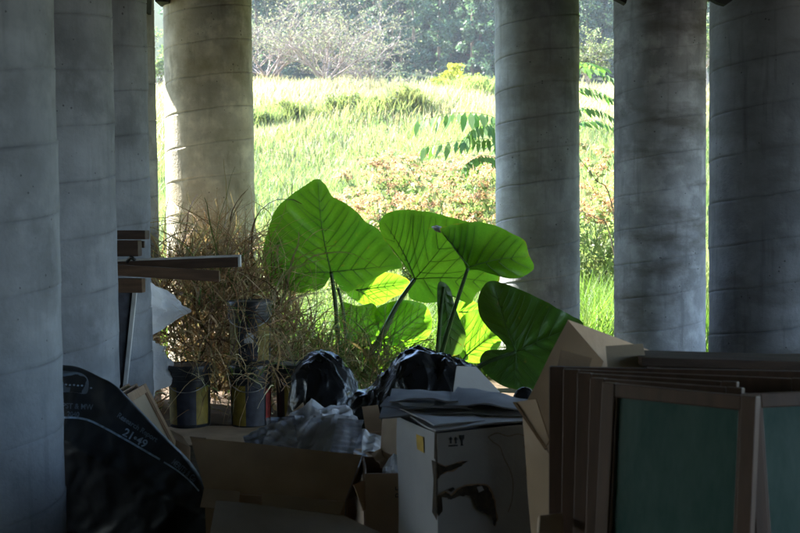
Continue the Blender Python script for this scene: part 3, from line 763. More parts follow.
branch_tree('bare_shrub', at_ground(322, 60), 5, 7.4, 1.6, 'bark_twig', (0.15, 0.15, 0.115), 5200, 0.07, 4, 'wide pale bare branched shrub on the ridge, left of the yellow tree', 'shrub', 14, 0.7, frac=0.16)
branch_tree('bare_shrub', at_ground(276, 64), 9, 7.2, 1.5, 'bark_twig', (0.15, 0.15, 0.115), 5200, 0.07, 4, 'pale twiggy shrub on the ridge beside the sunlit column', 'shrub', 14, 0.7, frac=0.16)
branch_tree('bare_shrub', at_ground(372, 66), 14, 7.0, 1.6, 'bark_twig', (0.15, 0.15, 0.115), 5200, 0.07, 4, 'pale twiggy shrub at the edge of the dark far wood', 'shrub', 14, 0.7, frac=0.16)
branch_tree('yellow_tree', at_ground(457, 62), 33, 3.0, 1.9, 'bark', (0.30, 0.30, 0.05), 4200, 0.085, 3, 'small flat topped yellow green tree in front of the far wood', 'tree', 6, 0.35, trunk_r=0.06)
branch_tree('light_shrub', at_ground(590, 58), 41, 4.6, 1.2, 'bark_pale', (0.15, 0.165, 0.09), 3800, 0.085, 4, 'pale leafy shrub on the ridge between the two middle right columns', 'shrub', 6)
branch_tree('light_shrub', at_ground(160, 66), 43, 5.0, 1.2, 'bark_pale', (0.14, 0.175, 0.09), 3800, 0.09, 4, 'pale green shrub in the narrow gap left of the sunlit column', 'shrub', 6)
branch_tree('light_shrub', at_ground(708, 58), 47, 4.6, 1.2, 'bark_pale', (0.14, 0.165, 0.09), 3000, 0.09, 3, 'pale green shrub in the narrow gap beside the darkest column', 'shrub', 6)
# round bushes on the slope
def bush(px, Y, wd, ht, seed, col, label):
    loc = at_ground(px, Y); root = empty('slope_bush', loc); r = random.Random(seed); b0 = Vector(loc); parts = []
    cs = []; rs = []
    for k in range(16):
        a = r.uniform(0, 6.28); q = r.uniform(0, 0.42) * wd; z = r.uniform(0.2, 0.8) * ht
        cpt = b0 + Vector((math.cos(a) * q, math.sin(a) * q * 0.8, z)); cs.append(tuple(cpt)); rs.append(ht * r.uniform(.18, .34))
        if k < 8: parts.append(tube_data([b0 + Vector((0, 0, -.05)), (b0 + cpt) / 2 + Vector((0, 0, .05)), cpt], [0.03, 0.02, 0.008], 5))
    V, Fc = join_data(parts); mesh('stems', V, Fc, 'bark', root, True)
    leaf_cloud('foliage', cs, rs, [60] * 16, 0.07, tuple(x * 1.25 for x in col), 'leafage', seed, root, 0.9, 0.1)['kind'] = 'stuff'
    rg = np.random.default_rng(seed); nb = 900; q = rg.normal(0, 0.33, (nb, 2)) * wd
    bb = np.stack([loc[0] + q[:, 0], loc[1] + q[:, 1] * .6, ground_z(loc[0] + q[:, 0], loc[1] + q[:, 1] * .6)], 1)
    blades('tussock', bb, ht * rg.uniform(.5, 1.15, nb), np.full(nb, 0.05), rg.uniform(.2, .9, nb), vary(tuple(x * 1.5 for x in col), nb, rg, .35), 'leafage', seed=seed, parent=root)['kind'] = 'stuff'
    tag(root, label, 'bush', 'bushes along the foot of the straw ridge')
bush(289, 44, 1.6, 1.1, 1, (0.10, 0.115, 0.045), 'dark green bush on the slope nearest the sunlit column')
bush(262, 43, 1.3, 1.0, 2, (0.10, 0.12, 0.05), 'green bush on the slope half hidden by the sunlit column')
bush(346, 44, 1.7, 1.0, 3, (0.11, 0.125, 0.05), 'dark bush halfway along the row under the straw ridge')
bush(383, 43, 1.9, 0.8, 4, (0.13, 0.14, 0.06), 'low wide bush on the slope left of the tall pale stem')
bush(408, 43.5, 1.4, 1.2, 5, (0.11, 0.115, 0.05), 'dark bush on the slope nearest the drooping green sapling leaves')
bush(480, 52, 2.4, 1.2, 6, (0.16, 0.19, 0.07), 'pale green bush on the ridge against the pale column')

# small hut seen through the narrow gap on the left
hp = at_ground(161, 74); hut = empty('small_hut', hp); hb = Vector(hp) + Vector((-0.75, 0, 0))
k_ = P(161, 66, 74); hb.z = min(k_.z, hb.z + 0.6) - 0.1
box_uvw('wall', hb + Vector((0, 0, -0.7)), (1.5, 0, 0), (0, 1.2, 0), (0, 0, 1.9), 'hut_wall', hut)
box_uvw('roof', hb + Vector((-0.25, -0.3, 1.2)), (2.0, 0, 0), (0, 1.8, 0.1), (0, 0, 0.12), 'hut_roof', hut)
box_uvw('door', hb + Vector((0.68, -0.02, 0.0)), (0.32, 0, 0), (0, 0.03, 0), (0, 0, 1.0), 'hut_door', hut)
tag(hut, 'tiny white hut with dark door in the gap left of the sunlit column', 'hut')

# flowering weeds with rusty pink heads
def weed(px, Y, ht, seed, label, flower=(0.42, 0.25, 0.18)):
    rq = random.Random(seed * 3); Y = Y + 2.0 + rq.uniform(0, 1) ** 1.5 * 8.5; ht = ht * rq.uniform(1.15, 1.75)
    loc = at_ground(px, Y); root = empty('flowering_weed', loc); r = random.Random(seed); b0 = Vector(loc); parts = []; lc = []; fc2 = []
    for k in range(9):
        a = r.uniform(0, 6.28); ln = ht * r.uniform(0.65, 1.05)
        tip = b0 + Vector((math.cos(a) * ln * 0.36, math.sin(a) * ln * 0.36, ln)); mid = b0 + Vector((math.cos(a) * ln * 0.10, math.sin(a) * ln * 0.10, ln * 0.5))
        pts = spline([b0, mid, tip], 4); parts.append(tube_data(pts, 0.005, 4)); lc += [tuple(p) for p in pts[2:]]
        for q in range(9): fc2.append(tuple(tip + Vector((r.uniform(-.16, .16), r.uniform(-.16, .16), r.uniform(-.10, .08)))))
    V, Fc = join_data(parts); mesh('stems', V, Fc, 'stalk', root, True)
    leaf_cloud('foliage', lc, [0.16] * len(lc), [8] * len(lc), 0.055, (0.17, 0.205, 0.085), 'leafage', seed, root, 1, 0.4)
    leaf_cloud('flower_heads', fc2, [0.06] * len(fc2), [22] * len(fc2), 0.02, flower, 'leafage', seed + 50, root, 0.7, 0.2)
    for ch in root.children: ch['kind'] = 'stuff'
    tag(root, label, 'weed', 'rusty pink flowering weeds behind the elephant ears'); return root
WL = [(325, 13.2, 0.95, 'rusty flowered weed rising alone above the tip of the widest leaf'), (357, 12.6, 0.82, 'rusty flowered weed right of the widest leaf tip'),
      (385, 12.4, 0.78, 'rusty flowered weed above the left edge of the upright bright leaf'), (408, 12.9, 0.95, 'pinkish flowered weed above the middle of the upright bright leaf'),
      (425, 12.2, 1.05, 'tall rusty flowered weed behind the curled white leaf tip'), (440, 12.5, 1.12, 'dense brown headed weed left of the drooping sapling leaves'),
      (455, 12.0, 1.10, 'brown headed weed beneath the drooping sapling leaves'), (470, 12.3, 1.05, 'rusty flowered weed above the forward leaf'),
      (484, 11.9, 0.98, 'rusty flowered weed close to the pale column'), (400, 13.6, 0.95, 'paler flowered weed farther up the grass behind the others'),
      (495, 12.6, 1.05, 'rusty flowered weed half hidden by the pale column'), (346, 13.6, 0.75, 'small rusty flowered weed low in the grass'),
      (586, 12.4, 1.15, 'rusty weed right of the pale column under the sapling'), (600, 12.0, 1.0, 'brownish weed in the gap between the two middle right columns'),
      (612, 12.7, 1.2, 'tall brownish weed against the damp banded column'), (374, 13.4, 0.85, 'rusty flowered weed between two lower ones near the widest leaf')]
WL += [(392, 13.0, 1.0, 'rusty flowered weed behind the top of the upright bright leaf'), (415, 13.9, 1.0, 'faint pink flowered weed halfway up the bright grass'), (432, 13.4, 1.12, 'rusty weed cluster above the forward leaf, left part'),
       (448, 13.2, 1.15, 'rusty weed cluster above the forward leaf, right part'), (462, 13.5, 1.18, 'brown flowered weed right under the lowest feather leaf'), (478, 13.1, 1.15, 'brown flowered weed left of the pale column edge'), (338, 12.7, 0.8, 'small brown flowered weed touching the widest leaf tip'), (365, 13.9, 0.9, 'faint rusty weed in the bright grass above the leaf gap'), (594, 13.2, 1.25, 'tall rusty weed behind the bare canes')]
for i, (px, Y, ht, lb) in enumerate(WL): weed(px, Y, ht, 100 + i, lb)

# sapling with feather leaves behind the pale column
sp0 = at_ground(520, 16.9); sap = empty('feather_leaf_sapling', sp0)
tag(sap, 'slender sapling with drooping feather leaves showing both sides of the pale column', 'sapling')
tube('trunk', [Vector(sp0) - Vector((0, 0, .1)), P(524, 220, 16.85), P(530, 150, 16.80), P(534, 80, 16.80), P(536, 50, 16.80)], [0.036, 0.032, 0.026, 0.018, 0.01], 'bark', sap, 7)
def frond(pts, nl, llen, seed, droop=0.6, col=(0.10, 0.185, 0.045)):
    w_ = spline(pts, 8); r = np.random.default_rng(seed); Vs = []; Cs = []; n_ = len(w_)
    V0, F0 = tube_data(w_, [0.007 - 0.005 * i / (n_ - 1) for i in range(n_)], 4)
    for q in range(nl):
        t = 0.15 + 0.85 * q / (nl - 1); i = min(int(t * (n_ - 1)), n_ - 2); p = w_[i].lerp(w_[i + 1], t * (n_ - 1) - i); tg_ = (w_[i + 1] - w_[i]).normalized()
        sd_ = tg_.cross(Vector((0, 0, 1))).normalized()
        for s in (-1, 1):
            L = llen * (1 - 0.45 * abs(t - 0.5)) * r.uniform(.6, 1.25)
            d_ = (sd_ * s * r.uniform(.5, 1.0) + tg_ * 0.35 + Vector((0, 0, -droop - r.uniform(0, .3)))).normalized()
            wv = d_.cross(Vector((r.uniform(-.4, .4), r.uniform(-1, 0.2), 0.8))).normalized() * L * 0.14
            sag = Vector((0, 0, -0.12 * L))
            Vs += [p, p + d_ * L * .28 + wv * .9, p + d_ * L * .6 + wv * .85 + sag * .4, p + d_ * L + sag, p + d_ * L * .6 - wv * .85 + sag * .4, p + d_ * L * .28 - wv * .9]
            Cs += [vary(col, 1, r, .25)[0]] * 6
    k = len(Vs); V = [tuple(v) for v in Vs]; Fc = [tuple(6 * i + j for j in range(6)) for i in range(k // 6)]
    allv = V + [tuple(v) for v in V0]; allf = Fc + [tuple(i + k for i in f) for f in F0]
    cc = np.array(Cs + [np.array((0.09, 0.13, 0.04))] * len(V0))
    mesh('frond', allv, allf, 'leafage', sap, False, {'col': ('FLOAT_COLOR', cc)})
FR = [[(520, 135, 16.70), (490, 116, 16.50), (455, 113, 16.30), (418, 121, 16.20)], [(522, 150, 16.60), (495, 140, 16.30), (465, 140, 16.10), (424, 147, 16.00)],
      [(525, 128, 16.70), (500, 124, 16.40), (478, 127, 16.20), (462, 140, 16.10)], [(522, 160, 16.50), (500, 158, 16.30), (480, 156, 16.10), (465, 165, 16.00)],
      [(530, 90, 16.80), (560, 72, 16.60), (590, 68, 16.40), (612, 78, 16.30)], [(530, 110, 16.80), (560, 95, 16.60), (588, 88, 16.40), (615, 100, 16.30)],
      [(530, 125, 16.80), (560, 112, 16.60), (590, 108, 16.40), (614, 118, 16.30)], [(530, 100, 16.80), (550, 70, 16.70), (580, 62, 16.80), (605, 68, 17.00)], [(530, 140, 16.80), (560, 130, 16.60), (590, 120, 16.60), (615, 128, 16.50)]]
for i, f in enumerate(FR): frond([P(*q) for q in f], 17, 0.33 if i < 4 else 0.25, 200 + i, 0.6 if i < 4 else 0.25)
# two thin bare canes in the bright gap
for (a, b_, c_, lb) in (((612, 205, 11.6), (596, 180, 11.6), (579, 158, 11.7), 'upper thin brown cane slanting across the bright gap'), ((610, 235, 11.5), (596, 218, 11.5), (578, 210, 11.6), 'lower thin brown cane slanting across the bright gap')):
    p0 = P(*a); g0 = Vector((p0.x + 0.25, p0.y, gz(p0.x + .25, p0.y) - .03))
    o = tube('bare_cane', spline([g0, p0, P(*b_), P(*c_)], 5), [0.008 - 0.0003 * i for i in range(16)], 'bark', None, 5); rebase(o, g0); tag(o, lb, 'cane')

# ------------------------------------------------------------------ paint pails
def pail(px, z, Y, rot, label, panels):
    p = P(px, 400, Y); root = empty('paint_pail', (p.x, Y, z))
    prof = [(0.0, 0.0), (0.138, 0.0), (0.143, 0.008), (0.150, 0.33), (0.152, 0.345), (0.158, 0.348), (0.158, 0.358), (0.152, 0.361), (0.153, 0.382), (0.160, 0.385), (0.160, 0.395), (0.154, 0.398), (0.155, 0.43)]
    def lathe(name, prof, mat):
        s = 40; V = []; Fc = []
        for (rr, zz) in prof:
            for k in range(s): V.append((rr * math.cos(2 * math.pi * k / s), rr * math.sin(2 * math.pi * k / s), zz))
        for j in range(len(prof) - 1):
            for k in range(s): Fc.append((j * s + k, j * s + (k + 1) % s, (j + 1) * s + (k + 1) % s, (j + 1) * s + k))
        o = mesh(name, V, Fc, mat, None, True); o.parent = root
        m_ = o.modifiers.new('edge', 'EDGE_SPLIT'); m_.split_angle = R(35); return o
    lathe('body', prof, 'pail_black')
    lathe('lid', [(0.157, 0.418), (0.166, 0.42), (0.168, 0.436), (0.163, 0.452), (0.158, 0.455), (0.150, 0.448), (0.0, 0.446)], 'pail_black')
    def patch(name, a0, a1, z0, z1, mat, dr=0.003, rag=0.0, seed=0):
        V = []; Fc = []; n_ = 14; r = random.Random(seed)
        for j, zz in enumerate(np.linspace(z0, z1, 6)):
            for i in range(n_ + 1):
                a = R(a0 + (a1 - a0) * i / n_); rr = 0.143 + 0.007 * zz / 0.33 + dr
                q = zz + (rag * 1.6 * mnoise.noise(Vector((i * 0.45, j, seed * 3.3 + a0))) if j in (0, 5) else 0)
                if rag and i in (0, n_): a += 0.12 * mnoise.noise(Vector((j * .6, i, seed)))
                V.append((rr * math.cos(a), rr * math.sin(a), q))
        for j in range(5):
            for i in range(n_): a = j * (n_ + 1) + i; Fc.append((a, a + 1, a + n_ + 2, a + n_ + 1))
        o = mesh(name, V, Fc, mat, None, True); o.parent = root
    def splash(a0, a1, z0, z1, mat, dr, seed):
        n_ = 30; V = []; am, zm = (a0 + a1) / 2, (z0 + z1) / 2
        for i in range(n_ + 1):
            th = 2 * math.pi * i / n_; k = 0.0 if i == n_ else 0.8 + 0.4 * mnoise.noise(Vector((math.cos(th) * 0.9, math.sin(th) * 0.9, seed * 1.7))) + 0.2 * mnoise.noise(Vector((math.cos(th) * 4, math.sin(th) * 4, seed)))
            a = R(am + (a1 - a0) / 2 * k * math.cos(th)); zz = zm + (z1 - z0) / 2 * k * math.sin(th); rr = 0.143 + 0.007 * zz / 0.33 + dr
            V.append((rr * math.cos(a), rr * math.sin(a), zz))
        o = mesh('label_splash', V, [(i, (i + 1) % n_, n_) for i in range(n_)], mat, None, True); o.parent = root
    for i, q in enumerate(panels):
        if q[6]: splash(q[0] - 6, q[1] + 6, q[2] - .02, q[3] + .02, q[4], q[5], i + px * .1)
    panels = [q for q in panels if not q[6]]
    for i, (a0, a1, z0, z1, mt, dr, rag) in enumerate(panels): patch('label_panel', a0, a1, z0, z1, mt, dr, rag, i)
    pts = [(0.157 * math.cos(a), 0.157 * math.sin(a) - 0.03 * math.sin(math.pi * k / 16), 0.37 - 0.10 * math.sin(math.pi * k / 16)) for k in range(17) for a in (math.pi + math.pi * k / 16,)]
    o = tube('bail_handle', pts, 0.0035, 'wire', None, 6); o.parent = root
    root.rotation_euler.z = rot
    tag(root, label, 'pail', 'black paint pails in the dry tangle'); return root
YL = [(-160, -118, 0.03, 0.30, 'label_yellow', 0.002, 0.0), (-118, -62, 0.03, 0.30, 'label_dark', 0.0022, 0.0), (-62, -20, 0.03, 0.30, 'label_yellow', 0.002, 0.0)]
YM = [(-150, -100, 0.02, 0.31, 'label_yellow', 0.002, 0.0), (-100, -45, 0.02, 0.31, 'label_dark', 0.0022, 0.0), (-40, -15, 0.05, 0.28, 'label_red', 0.003, 0.0)]
pail(190, 0.006, 7.95, 0.0, 'black pail with yellow side panels, lower one nearest the left columns', YL)
pail(251, 0.006, 7.95, 0.05, 'black pail with a yellow panel, lower one directly under another pail', YM)
pail(251.5, 0.463, 7.95, 0.0, 'black pail with torn white label sitting on top of another pail', YL[:3] + [(-100, -74, 0.16, 0.23, 'label_white', 0.0038, 0.0)])
pail(297, 0.006, 7.95, 0.5, 'black pail with a reddish stripe beside the shiny garbage bag', YM)

# ------------------------------------------------------------------ timber on a trestle behind the second column
tr_c = P(28, 300, 6.95)
ts = empty('timber_trestle', (tr_c.x, 6.95, 0)); tag(ts, 'plain timber trestle carrying the brown boards behind the second left column', 'trestle')
box_uvw('beam', (tr_c.x - 0.28, 6.72, 0.90), (0.56, 0, 0), (0, 0.42, 0), (0, 0, 0.06), 'timber_dark', ts)
for sx in (-0.24, 0.19):
    for sy in (6.74, 7.06): box_uvw('leg', (tr_c.x + sx, sy, 0.0), (0.05, 0, 0), (0, 0.05, 0), (0, 0, 0.9), 'timber_dark', ts)
def board(px0, px1, y0a, y0b, hpx, Y, dep, label, mat='timber_dark', Y2=None, name='timber_board', capmat=None):
    """board from px0 (hidden) to px1, top edge y0a..y0b in picture"""
    Y2 = Y2 or Y; a = P(px0, y0a, Y); b_ = P(px1, y0b, Y2); th = hpx / F_PX * Y
    o = box_uvw(name, a - Vector((0, 0, th)), b_ - a, (0, dep, 0), (0, 0, th), mat); bevel(o, 0.003)
    rebase(o, a - Vector((0, 0, th))); tag(o, label, 'board', 'boards stacked beside the left columns'); return o
zb = P(118, 292, 6.9).z
board(-10, 142, 278, 279, 14, 6.78, 0.09, 'short dark board end, lowest of the boards beside the left column', 'timber_brown')
board(-10, 219, 257, 271, 11, 6.80, 0.05, 'long brown board reaching right below the pale edged one', 'timber_brown')
o = board(0, 238, 266, 257, 10, 6.95, 0.06, 'long dark board with pale upper edge, reaching farthest right', 'timber_dark')
a = P(0, 266, 6.95); b_ = P(238, 257, 6.95)
q = box_uvw('pale_edge', a + Vector((0, 0.0, 0.0005)), b_ - a, (0, 0.06, 0), (0, 0, 0.012), 'weathered_white'); q.data.transform(Matrix.Translation(-o.location)); q.parent = o
q = box_uvw('end_cap', b_ + Vector((0.0005, -0.002, -10 / F_PX * 6.95)), (0.012, 0, 0), (0, 0.062, 0), (0, 0, 10 / F_PX * 6.95 + .012), 'weathered_white'); q.data.transform(Matrix.Translation(-o.location)); q.parent = o
board(-10, 138, 240, 240.5, 16, 6.80, 0.10, 'short dark board end just above the long boards', 'timber_dark')
board(-10, 145, 230, 230.5, 9, 6.82, 0.12, 'short dark board end, uppermost of the boards beside the left column', 'timber_dark')
board(100, 144, 241, 241, 7, 6.93, 0.03, 'small dark notched block under the uppermost board', 'timber_dark', name='timber_block')
o = tube('metal_clip', [P(127, 262, 6.82), P(131, 257, 6.80), P(135, 260, 6.79)], 0.012, 'pail_black', None, 6); tag(o, 'small black clip wedged between the short boards', 'clip')
# leaning panel with a pale edge below the boards
o = sheet('leaning_panel', [P(112, 290, 7.02), P(134, 291, 7.08), P(120, 420, 6.75), P(98, 425, 6.7)], 0.02, 'timber_dark', None, 4, 6, 0.001); tag(o, 'narrow dark panel with a whitish edge leaning below the timber boards', 'panel')
o.data.materials[0] = MATS['label_dark']
e = sheet('pale_edge', [P(133, 291, 7.06), P(137, 291, 7.06), P(123.5, 420, 6.73), P(120, 420, 6.73)], 0.024, 'weathered_white', o, 2, 6, 0.001)

# ------------------------------------------------------------------ crumpled grey paper by the third column
def crumple(name, outline_pts, mat, label, cat='paper', amp=0.02, seed=0, folds=5, th=0.002, n=20, parent=None, corr=0.0):
    """sheet spanned by 4 corners with sharp random folds"""
    r = random.Random(seed); fl = []
    for _ in range(folds):
        a = r.uniform(0, math.pi); fl.append((math.cos(a), math.sin(a), r.uniform(1.2, 3.2), r.uniform(0, 1), r.uniform(.4, 1)))
    def fn(u, v):
        s = 0
        for cx, cy, f, ph, am in fl:
            t = ((u * cx + v * cy) * f + ph) % 1.0
            s += (abs(t - 0.5) * 4 - 1) * am
        s = s * amp / folds * 2.2
        if corr: s += corr * math.sin(v * 46)
        return s
    o = sheet(name, outline_pts, th, mat, parent, n, 80 if corr else n, amp * 0.5, seed, fn)
    if parent is None: tag(o, label, cat)
    return o
sp_ = lambda *q: [P(*k) for k in q]
crumple('crumpled_paper', sp_((149, 282, 7.62), (173, 294, 7.9), (191, 312, 7.95), (149, 338, 7.64)), 'paper_pale', 'bluish grey crumpled paper fanning out below the long boards', amp=0.03, seed=3)
crumple('crumpled_paper', sp_((149, 340, 7.62), (161, 346, 7.85), (180, 378, 7.92), (149, 398, 7.64)), 'paper_pale', 'bluish grey crumpled paper drooping just above the small leaning frames', amp=0.035, seed=8)
crumple('paper_backing', sp_((118, 280, 8.06), (150, 285, 8.02), (150, 420, 8.02), (118, 424, 8.12)), 'paper_grey', 'grey paper sheet standing behind the third left column', amp=0.02, seed=5)

# ------------------------------------------------------------------ sashes: frame, glass
def sash(TL, TR, lean, border, th, label, mat='timber_frame', glass='green_glass', H=None, name='window_sash', group='wooden sashes stacked at the right', down=None):
    TL, TR = Vector(TL), Vector(TR); u = TR - TL; Wd = u.length; u.normalize()
    nn = Vector((u.y, -u.x, 0)).normalized()
    if nn.y > 0: nn = -nn
    v = Vector((0, 0, -math.cos(R(lean)))) + nn * math.sin(R(lean))
    if down is not None: v = Vector(down).normalized()
    v = (v - u * v.dot(u)).normalized()
    wn_ = u.cross(v).normalized()          # out of the frame
    if wn_.y > 0: wn_ = -wn_
    if H is None: H = (min(TL.z, TR.z) - 0.004) / -v.z
    back = -wn_ * th; base = TL + v * H
    root = empty(name, base)
    def bx(nm, a, b_, c_, d_, m_, z0=0.0, z1=1.0):
        o = box_uvw(nm, TL + u * a + v * c_ + back * z0, u * (b_ - a), v * (d_ - c_), back * (z1 - z0), m_, root); return bevel(o, 0.003)
    bx('stile', 0, border, 0, H, mat); bx('stile', Wd - border, Wd, 0, H, mat)
    bx('rail', border + .0005, Wd - border - .0005, 0.001, border, mat, .03, .97); bx('rail', border + .0005, Wd - border - .0005, H - border * 1.2, H - 0.001, mat, .03, .97)
    o = box_uvw('pane', TL + u * (border - .006) + v * (border - .006) + back * 0.42, u * (Wd - 2 * border + .012), v * (H - 2.2 * border + .012), back * 0.16, glass, root)
    # glazing bead
    for (a, b_, c_, d_) in ((border, border + .008, border, H - border * 1.2), (Wd - border - .008, Wd - border, border, H - border * 1.2)):
        bx('bead', a, b_, c_, d_, mat, 0.15, 0.40)
    tag(root, label, 'window sash', group); return root
t1 = P(602, 382, 3.10); sash(t1, Pz(756, 396.5, t1.z), 6, 0.040, 0.035, 'nearest brown wooden sash with dark green glass, foremost of the right stack')
t2 = P(747, 393.5, 2.93); sash(t2, Pz(915, 386, t2.z), 7, 0.040, 0.035, 'brown sash with green glass cut off by the right edge of the picture', down=(0.055, -0.13, -1))
t3 = P(590, 377.5, 3.22); sash(t3, Pz(742, 388, t3.z), 5.5, 0.045, 0.035, 'brown sash peeking out directly behind the nearest one')
t4 = P(577, 372.5, 3.32); sash(t4, Pz(737, 382, t4.z), 5, 0.045, 0.035, 'brown sash third from the front of the right stack')
t5 = P(563, 369, 3.43); sash(t5, Pz(810, 379, t5.z), 4.5, 0.05, 0.035, 'wide dark sash near the back of the right stack, just before the rearmost')
t6 = P(549, 366.5, 3.55); sash(t6, Pz(840, 372, t6.z), 4, 0.05, 0.05, 'wide dark sash, rearmost and leftmost of the right stack')
# boards lying along the top of the stack
a = P(642, 357.5, 3.62); b_ = P(880, 364, 3.62); o = box_uvw('timber_board', a - Vector((0, 0, 0.03)), b_ - a, (0, 0.22, 0), (0, 0, 0.03), 'timber_dark'); bevel(o, .003); rebase(o, a); tag(o, 'dark board lying flat along the top of the right stack', 'board')
bs = empty('sash_prop', (1.05, 3.75, 0)); tag(bs, 'dark upright timber case standing behind the right stack of sashes', 'case')
for kx in (0.86, 1.62): box_uvw('side_panel', (kx, 3.63, 0), (0.03, 0, 0), (0, 0.32, 0), (0, 0, a.z - 0.034), 'timber_dark', bs)
box_uvw('back_panel', (0.892, 3.92, 0), (0.726, 0, 0), (0, 0.03, 0), (0, 0, a.z - 0.034), 'timber_dark', bs)
box_uvw('shelf', (0.892, 3.64, 0.5), (0.726, 0, 0), (0, 0.278, 0), (0, 0, 0.025), 'timber_dark', bs)
# small window frames leaning on the second column
for i, (ox, lb) in enumerate(((0, 'small pale wood frame leaning behind the black bag, foremost of three'), (-9, 'small pale wood frame, middle of three behind the black bag'), (-17, 'small pale wood frame, rearmost of three behind the black bag'))):
    TLp = P(127 + ox, 394 + 0.4 * ox * 0, 6.05 + 0.02 * i); TRp = P(146 + ox, 383, 6.45 + 0.02 * i)
    BLp = P(172 + ox * 0.9, 494, 5.95)
    sash(TLp, TRp, 0, 0.05, 0.04, lb, 'timber_pale', 'cardboard_grey', name='small_window_frame', group='small frames behind the black bag', down=(BLp - TLp))

# ------------------------------------------------------------------ black printed bag
def bag_depth(px, py):
    # ridge towards the back, belly towards the viewer
    t = (py - 365) / 170.0
    d = 5.35 - 0.50 * max(0, min(1.3, t)) ** 0.8 - 0.0002 * (px - 60)
    fold = 440 + 0.0 * px + max(0, (px - 62)) * 0.55       # crease line
    if py > fold: d += 0.0045 * (py - fold)
    rg = lambda a, b_, c_: 1 - 2 * abs(mnoise.noise(Vector((a, b_, c_))))
    d -= 0.016 * rg(px * .012 + py * .035, px * .03 - py * .008, 2.0) + 0.008 * rg(px * .05 + py * .06, px * .02 - py * .03, 5.0)
    d += 0.012 * math.sin(px * 0.05 + py * 0.03) + 0.010 * mnoise.noise(Vector((px * .03, py * .03, 1.0))) + 0.006 * mnoise.noise(Vector((px * .09, py * .09, 4.0)))
    return d
ridge = [(20, 364), (62, 365), (76, 366.5), (88, 371), (100, 377), (112, 383), (125, 396), (138, 410), (152, 425), (166, 440), (180, 454), (190, 466), (197, 478), (203, 494), (208, 512), (214, 533), (218, 552)]
rs_ = spline([(a, b_, 0) for a, b_ in ridge], 7)
rows = 60; V = []; Fc = []
N = len(rs_)
for i, p in enumerate(rs_):
    # each column of the mesh runs from the ridge down and to the left to the ground
    for j in range(rows + 1):
        t = j / rows
        ex = 20 + (p.x - 20) * (1 - 0.10 * t) ; ey = p.y + (556 - p.y) * t
        V.append(P(ex, ey, bag_depth(ex, ey)))
for i in range(N - 1):
    for j in range(rows):
        a = i * (rows + 1) + j; Fc.append((a, a + 1, a + rows + 2, a + rows + 1))
M = len(V)
# back side: from the ridge to the ground behind
for i, p in enumerate(rs_):
    top = P(p.x, p.y, bag_depth(p.x, p.y))
    for j in range(9):
        t = (j + 0) / 8
        q = top + Vector((0.0, 0.34 * t ** 0.7, 0)); q.z = top.z * (1 - t ** 1.6)
        V.append(q)
for i in range(N - 1):
    for j in range(8):
        a = M + i * 9 + j; Fc.append((a, a + 9, a + 10, a + 1))
V = [Vector((v.x, v.y, max(v.z, 0.004))) for v in V]
bag = mesh('printed_bag', V, Fc, 'printed_plastic', None, True)
bm = bmesh.new(); bm.from_mesh(bag.data); bmesh.ops.remove_doubles(bm, verts=bm.verts, dist=0.0005); bm.to_mesh(bag.data); bm.free()
gb = P(110, 540, 5.0); gb.z = 0; rebase(bag, gb)
tag(bag, 'black plastic bag printed with pale lettering and a stripe, behind the left column', 'bag')
def on_bag(name, pts2d, faces, mat, off=0.004):
    V = [P(x, y, bag_depth(x, y) - off) for x, y in pts2d]
    return mesh(name, V, faces, mat, bag, False)
def text_on_bag(txt, px, py, ang, size, mat, squeeze=1.0):
    cu = bpy.data.curves.new('txt', 'FONT'); cu.body = txt; cu.size = 1.0; cu.resolution_u = 3
    if hasattr(cu, 'offset'): cu.offset = 0.022
    to = bpy.data.objects.new('txt', cu); link(to)
    dg = bpy.context.evaluated_depsgraph_get(); me = bpy.data.meshes.new_from_object(to.evaluated_get(dg))
    bm = bmesh.new(); bm.from_mesh(me); bmesh.ops.triangulate(bm, faces=bm.faces); bmesh.ops.subdivide_edges(bm, edges=[e for e in bm.edges if e.calc_length() > .25], cuts=1)
    ca, sa = math.cos(R(ang)), math.sin(R(ang)); pts = []; bm.verts.ensure_lookup_table(); bm.verts.index_update()
    for v in bm.verts:
        a, b2 = v.co.x * size * squeeze, v.co.y * size
        pts.append((px + a * ca + b2 * sa, py + a * sa - b2 * ca))
    fs = [tuple(v.index for v in f.verts) for f in bm.faces]; bm.free(); bpy.data.objects.remove(to)
    return on_bag('lettering', pts, fs, mat)
text_on_bag('Research Report', 116.5, 416.5, 33, 7.4, 'dim_print', 0.93)
text_on_bag('21\u202249', 122, 434.5, 31, 11.5, 'pale_print', 0.98)
text_on_bag('PST & MW', 62, 408, 3, 7.5, 'dim_print', 0.9)
text_on_bag('2040', 67, 416, 3, 6.8, 'dim_print', 0.9)
text_on_bag('MERITS & Co', 171, 463, 40, 8.5, 'dim_print', 0.62)
def strip(pts, wd, mat, name='stripe'):
    w_ = spline([(x, y, 0) for x, y in pts], 8); V = []; Fc = []
    for i, p in enumerate(w_):
        t = (w_[min(i + 1, len(w_) - 1)] - w_[max(i - 1, 0)]).normalized(); nn = Vector((-t.y, t.x, 0))
        V += [((p + nn * wd / 2).x, (p + nn * wd / 2).y), ((p - nn * wd / 2).x, (p - nn * wd / 2).y)]
    for i in range(len(w_) - 1): Fc.append((2 * i, 2 * i + 1, 2 * i + 3, 2 * i + 2))
    on_bag(name, V, Fc, mat, 0.0042)
strip([(50, 418), (72, 417.5), (88, 420), (105, 428), (130, 442), (160, 459.5)], 2.0, 'pale_print')
strip([(164, 462), (178, 471), (190, 481), (199, 491)], 1.6, 'pale_print')
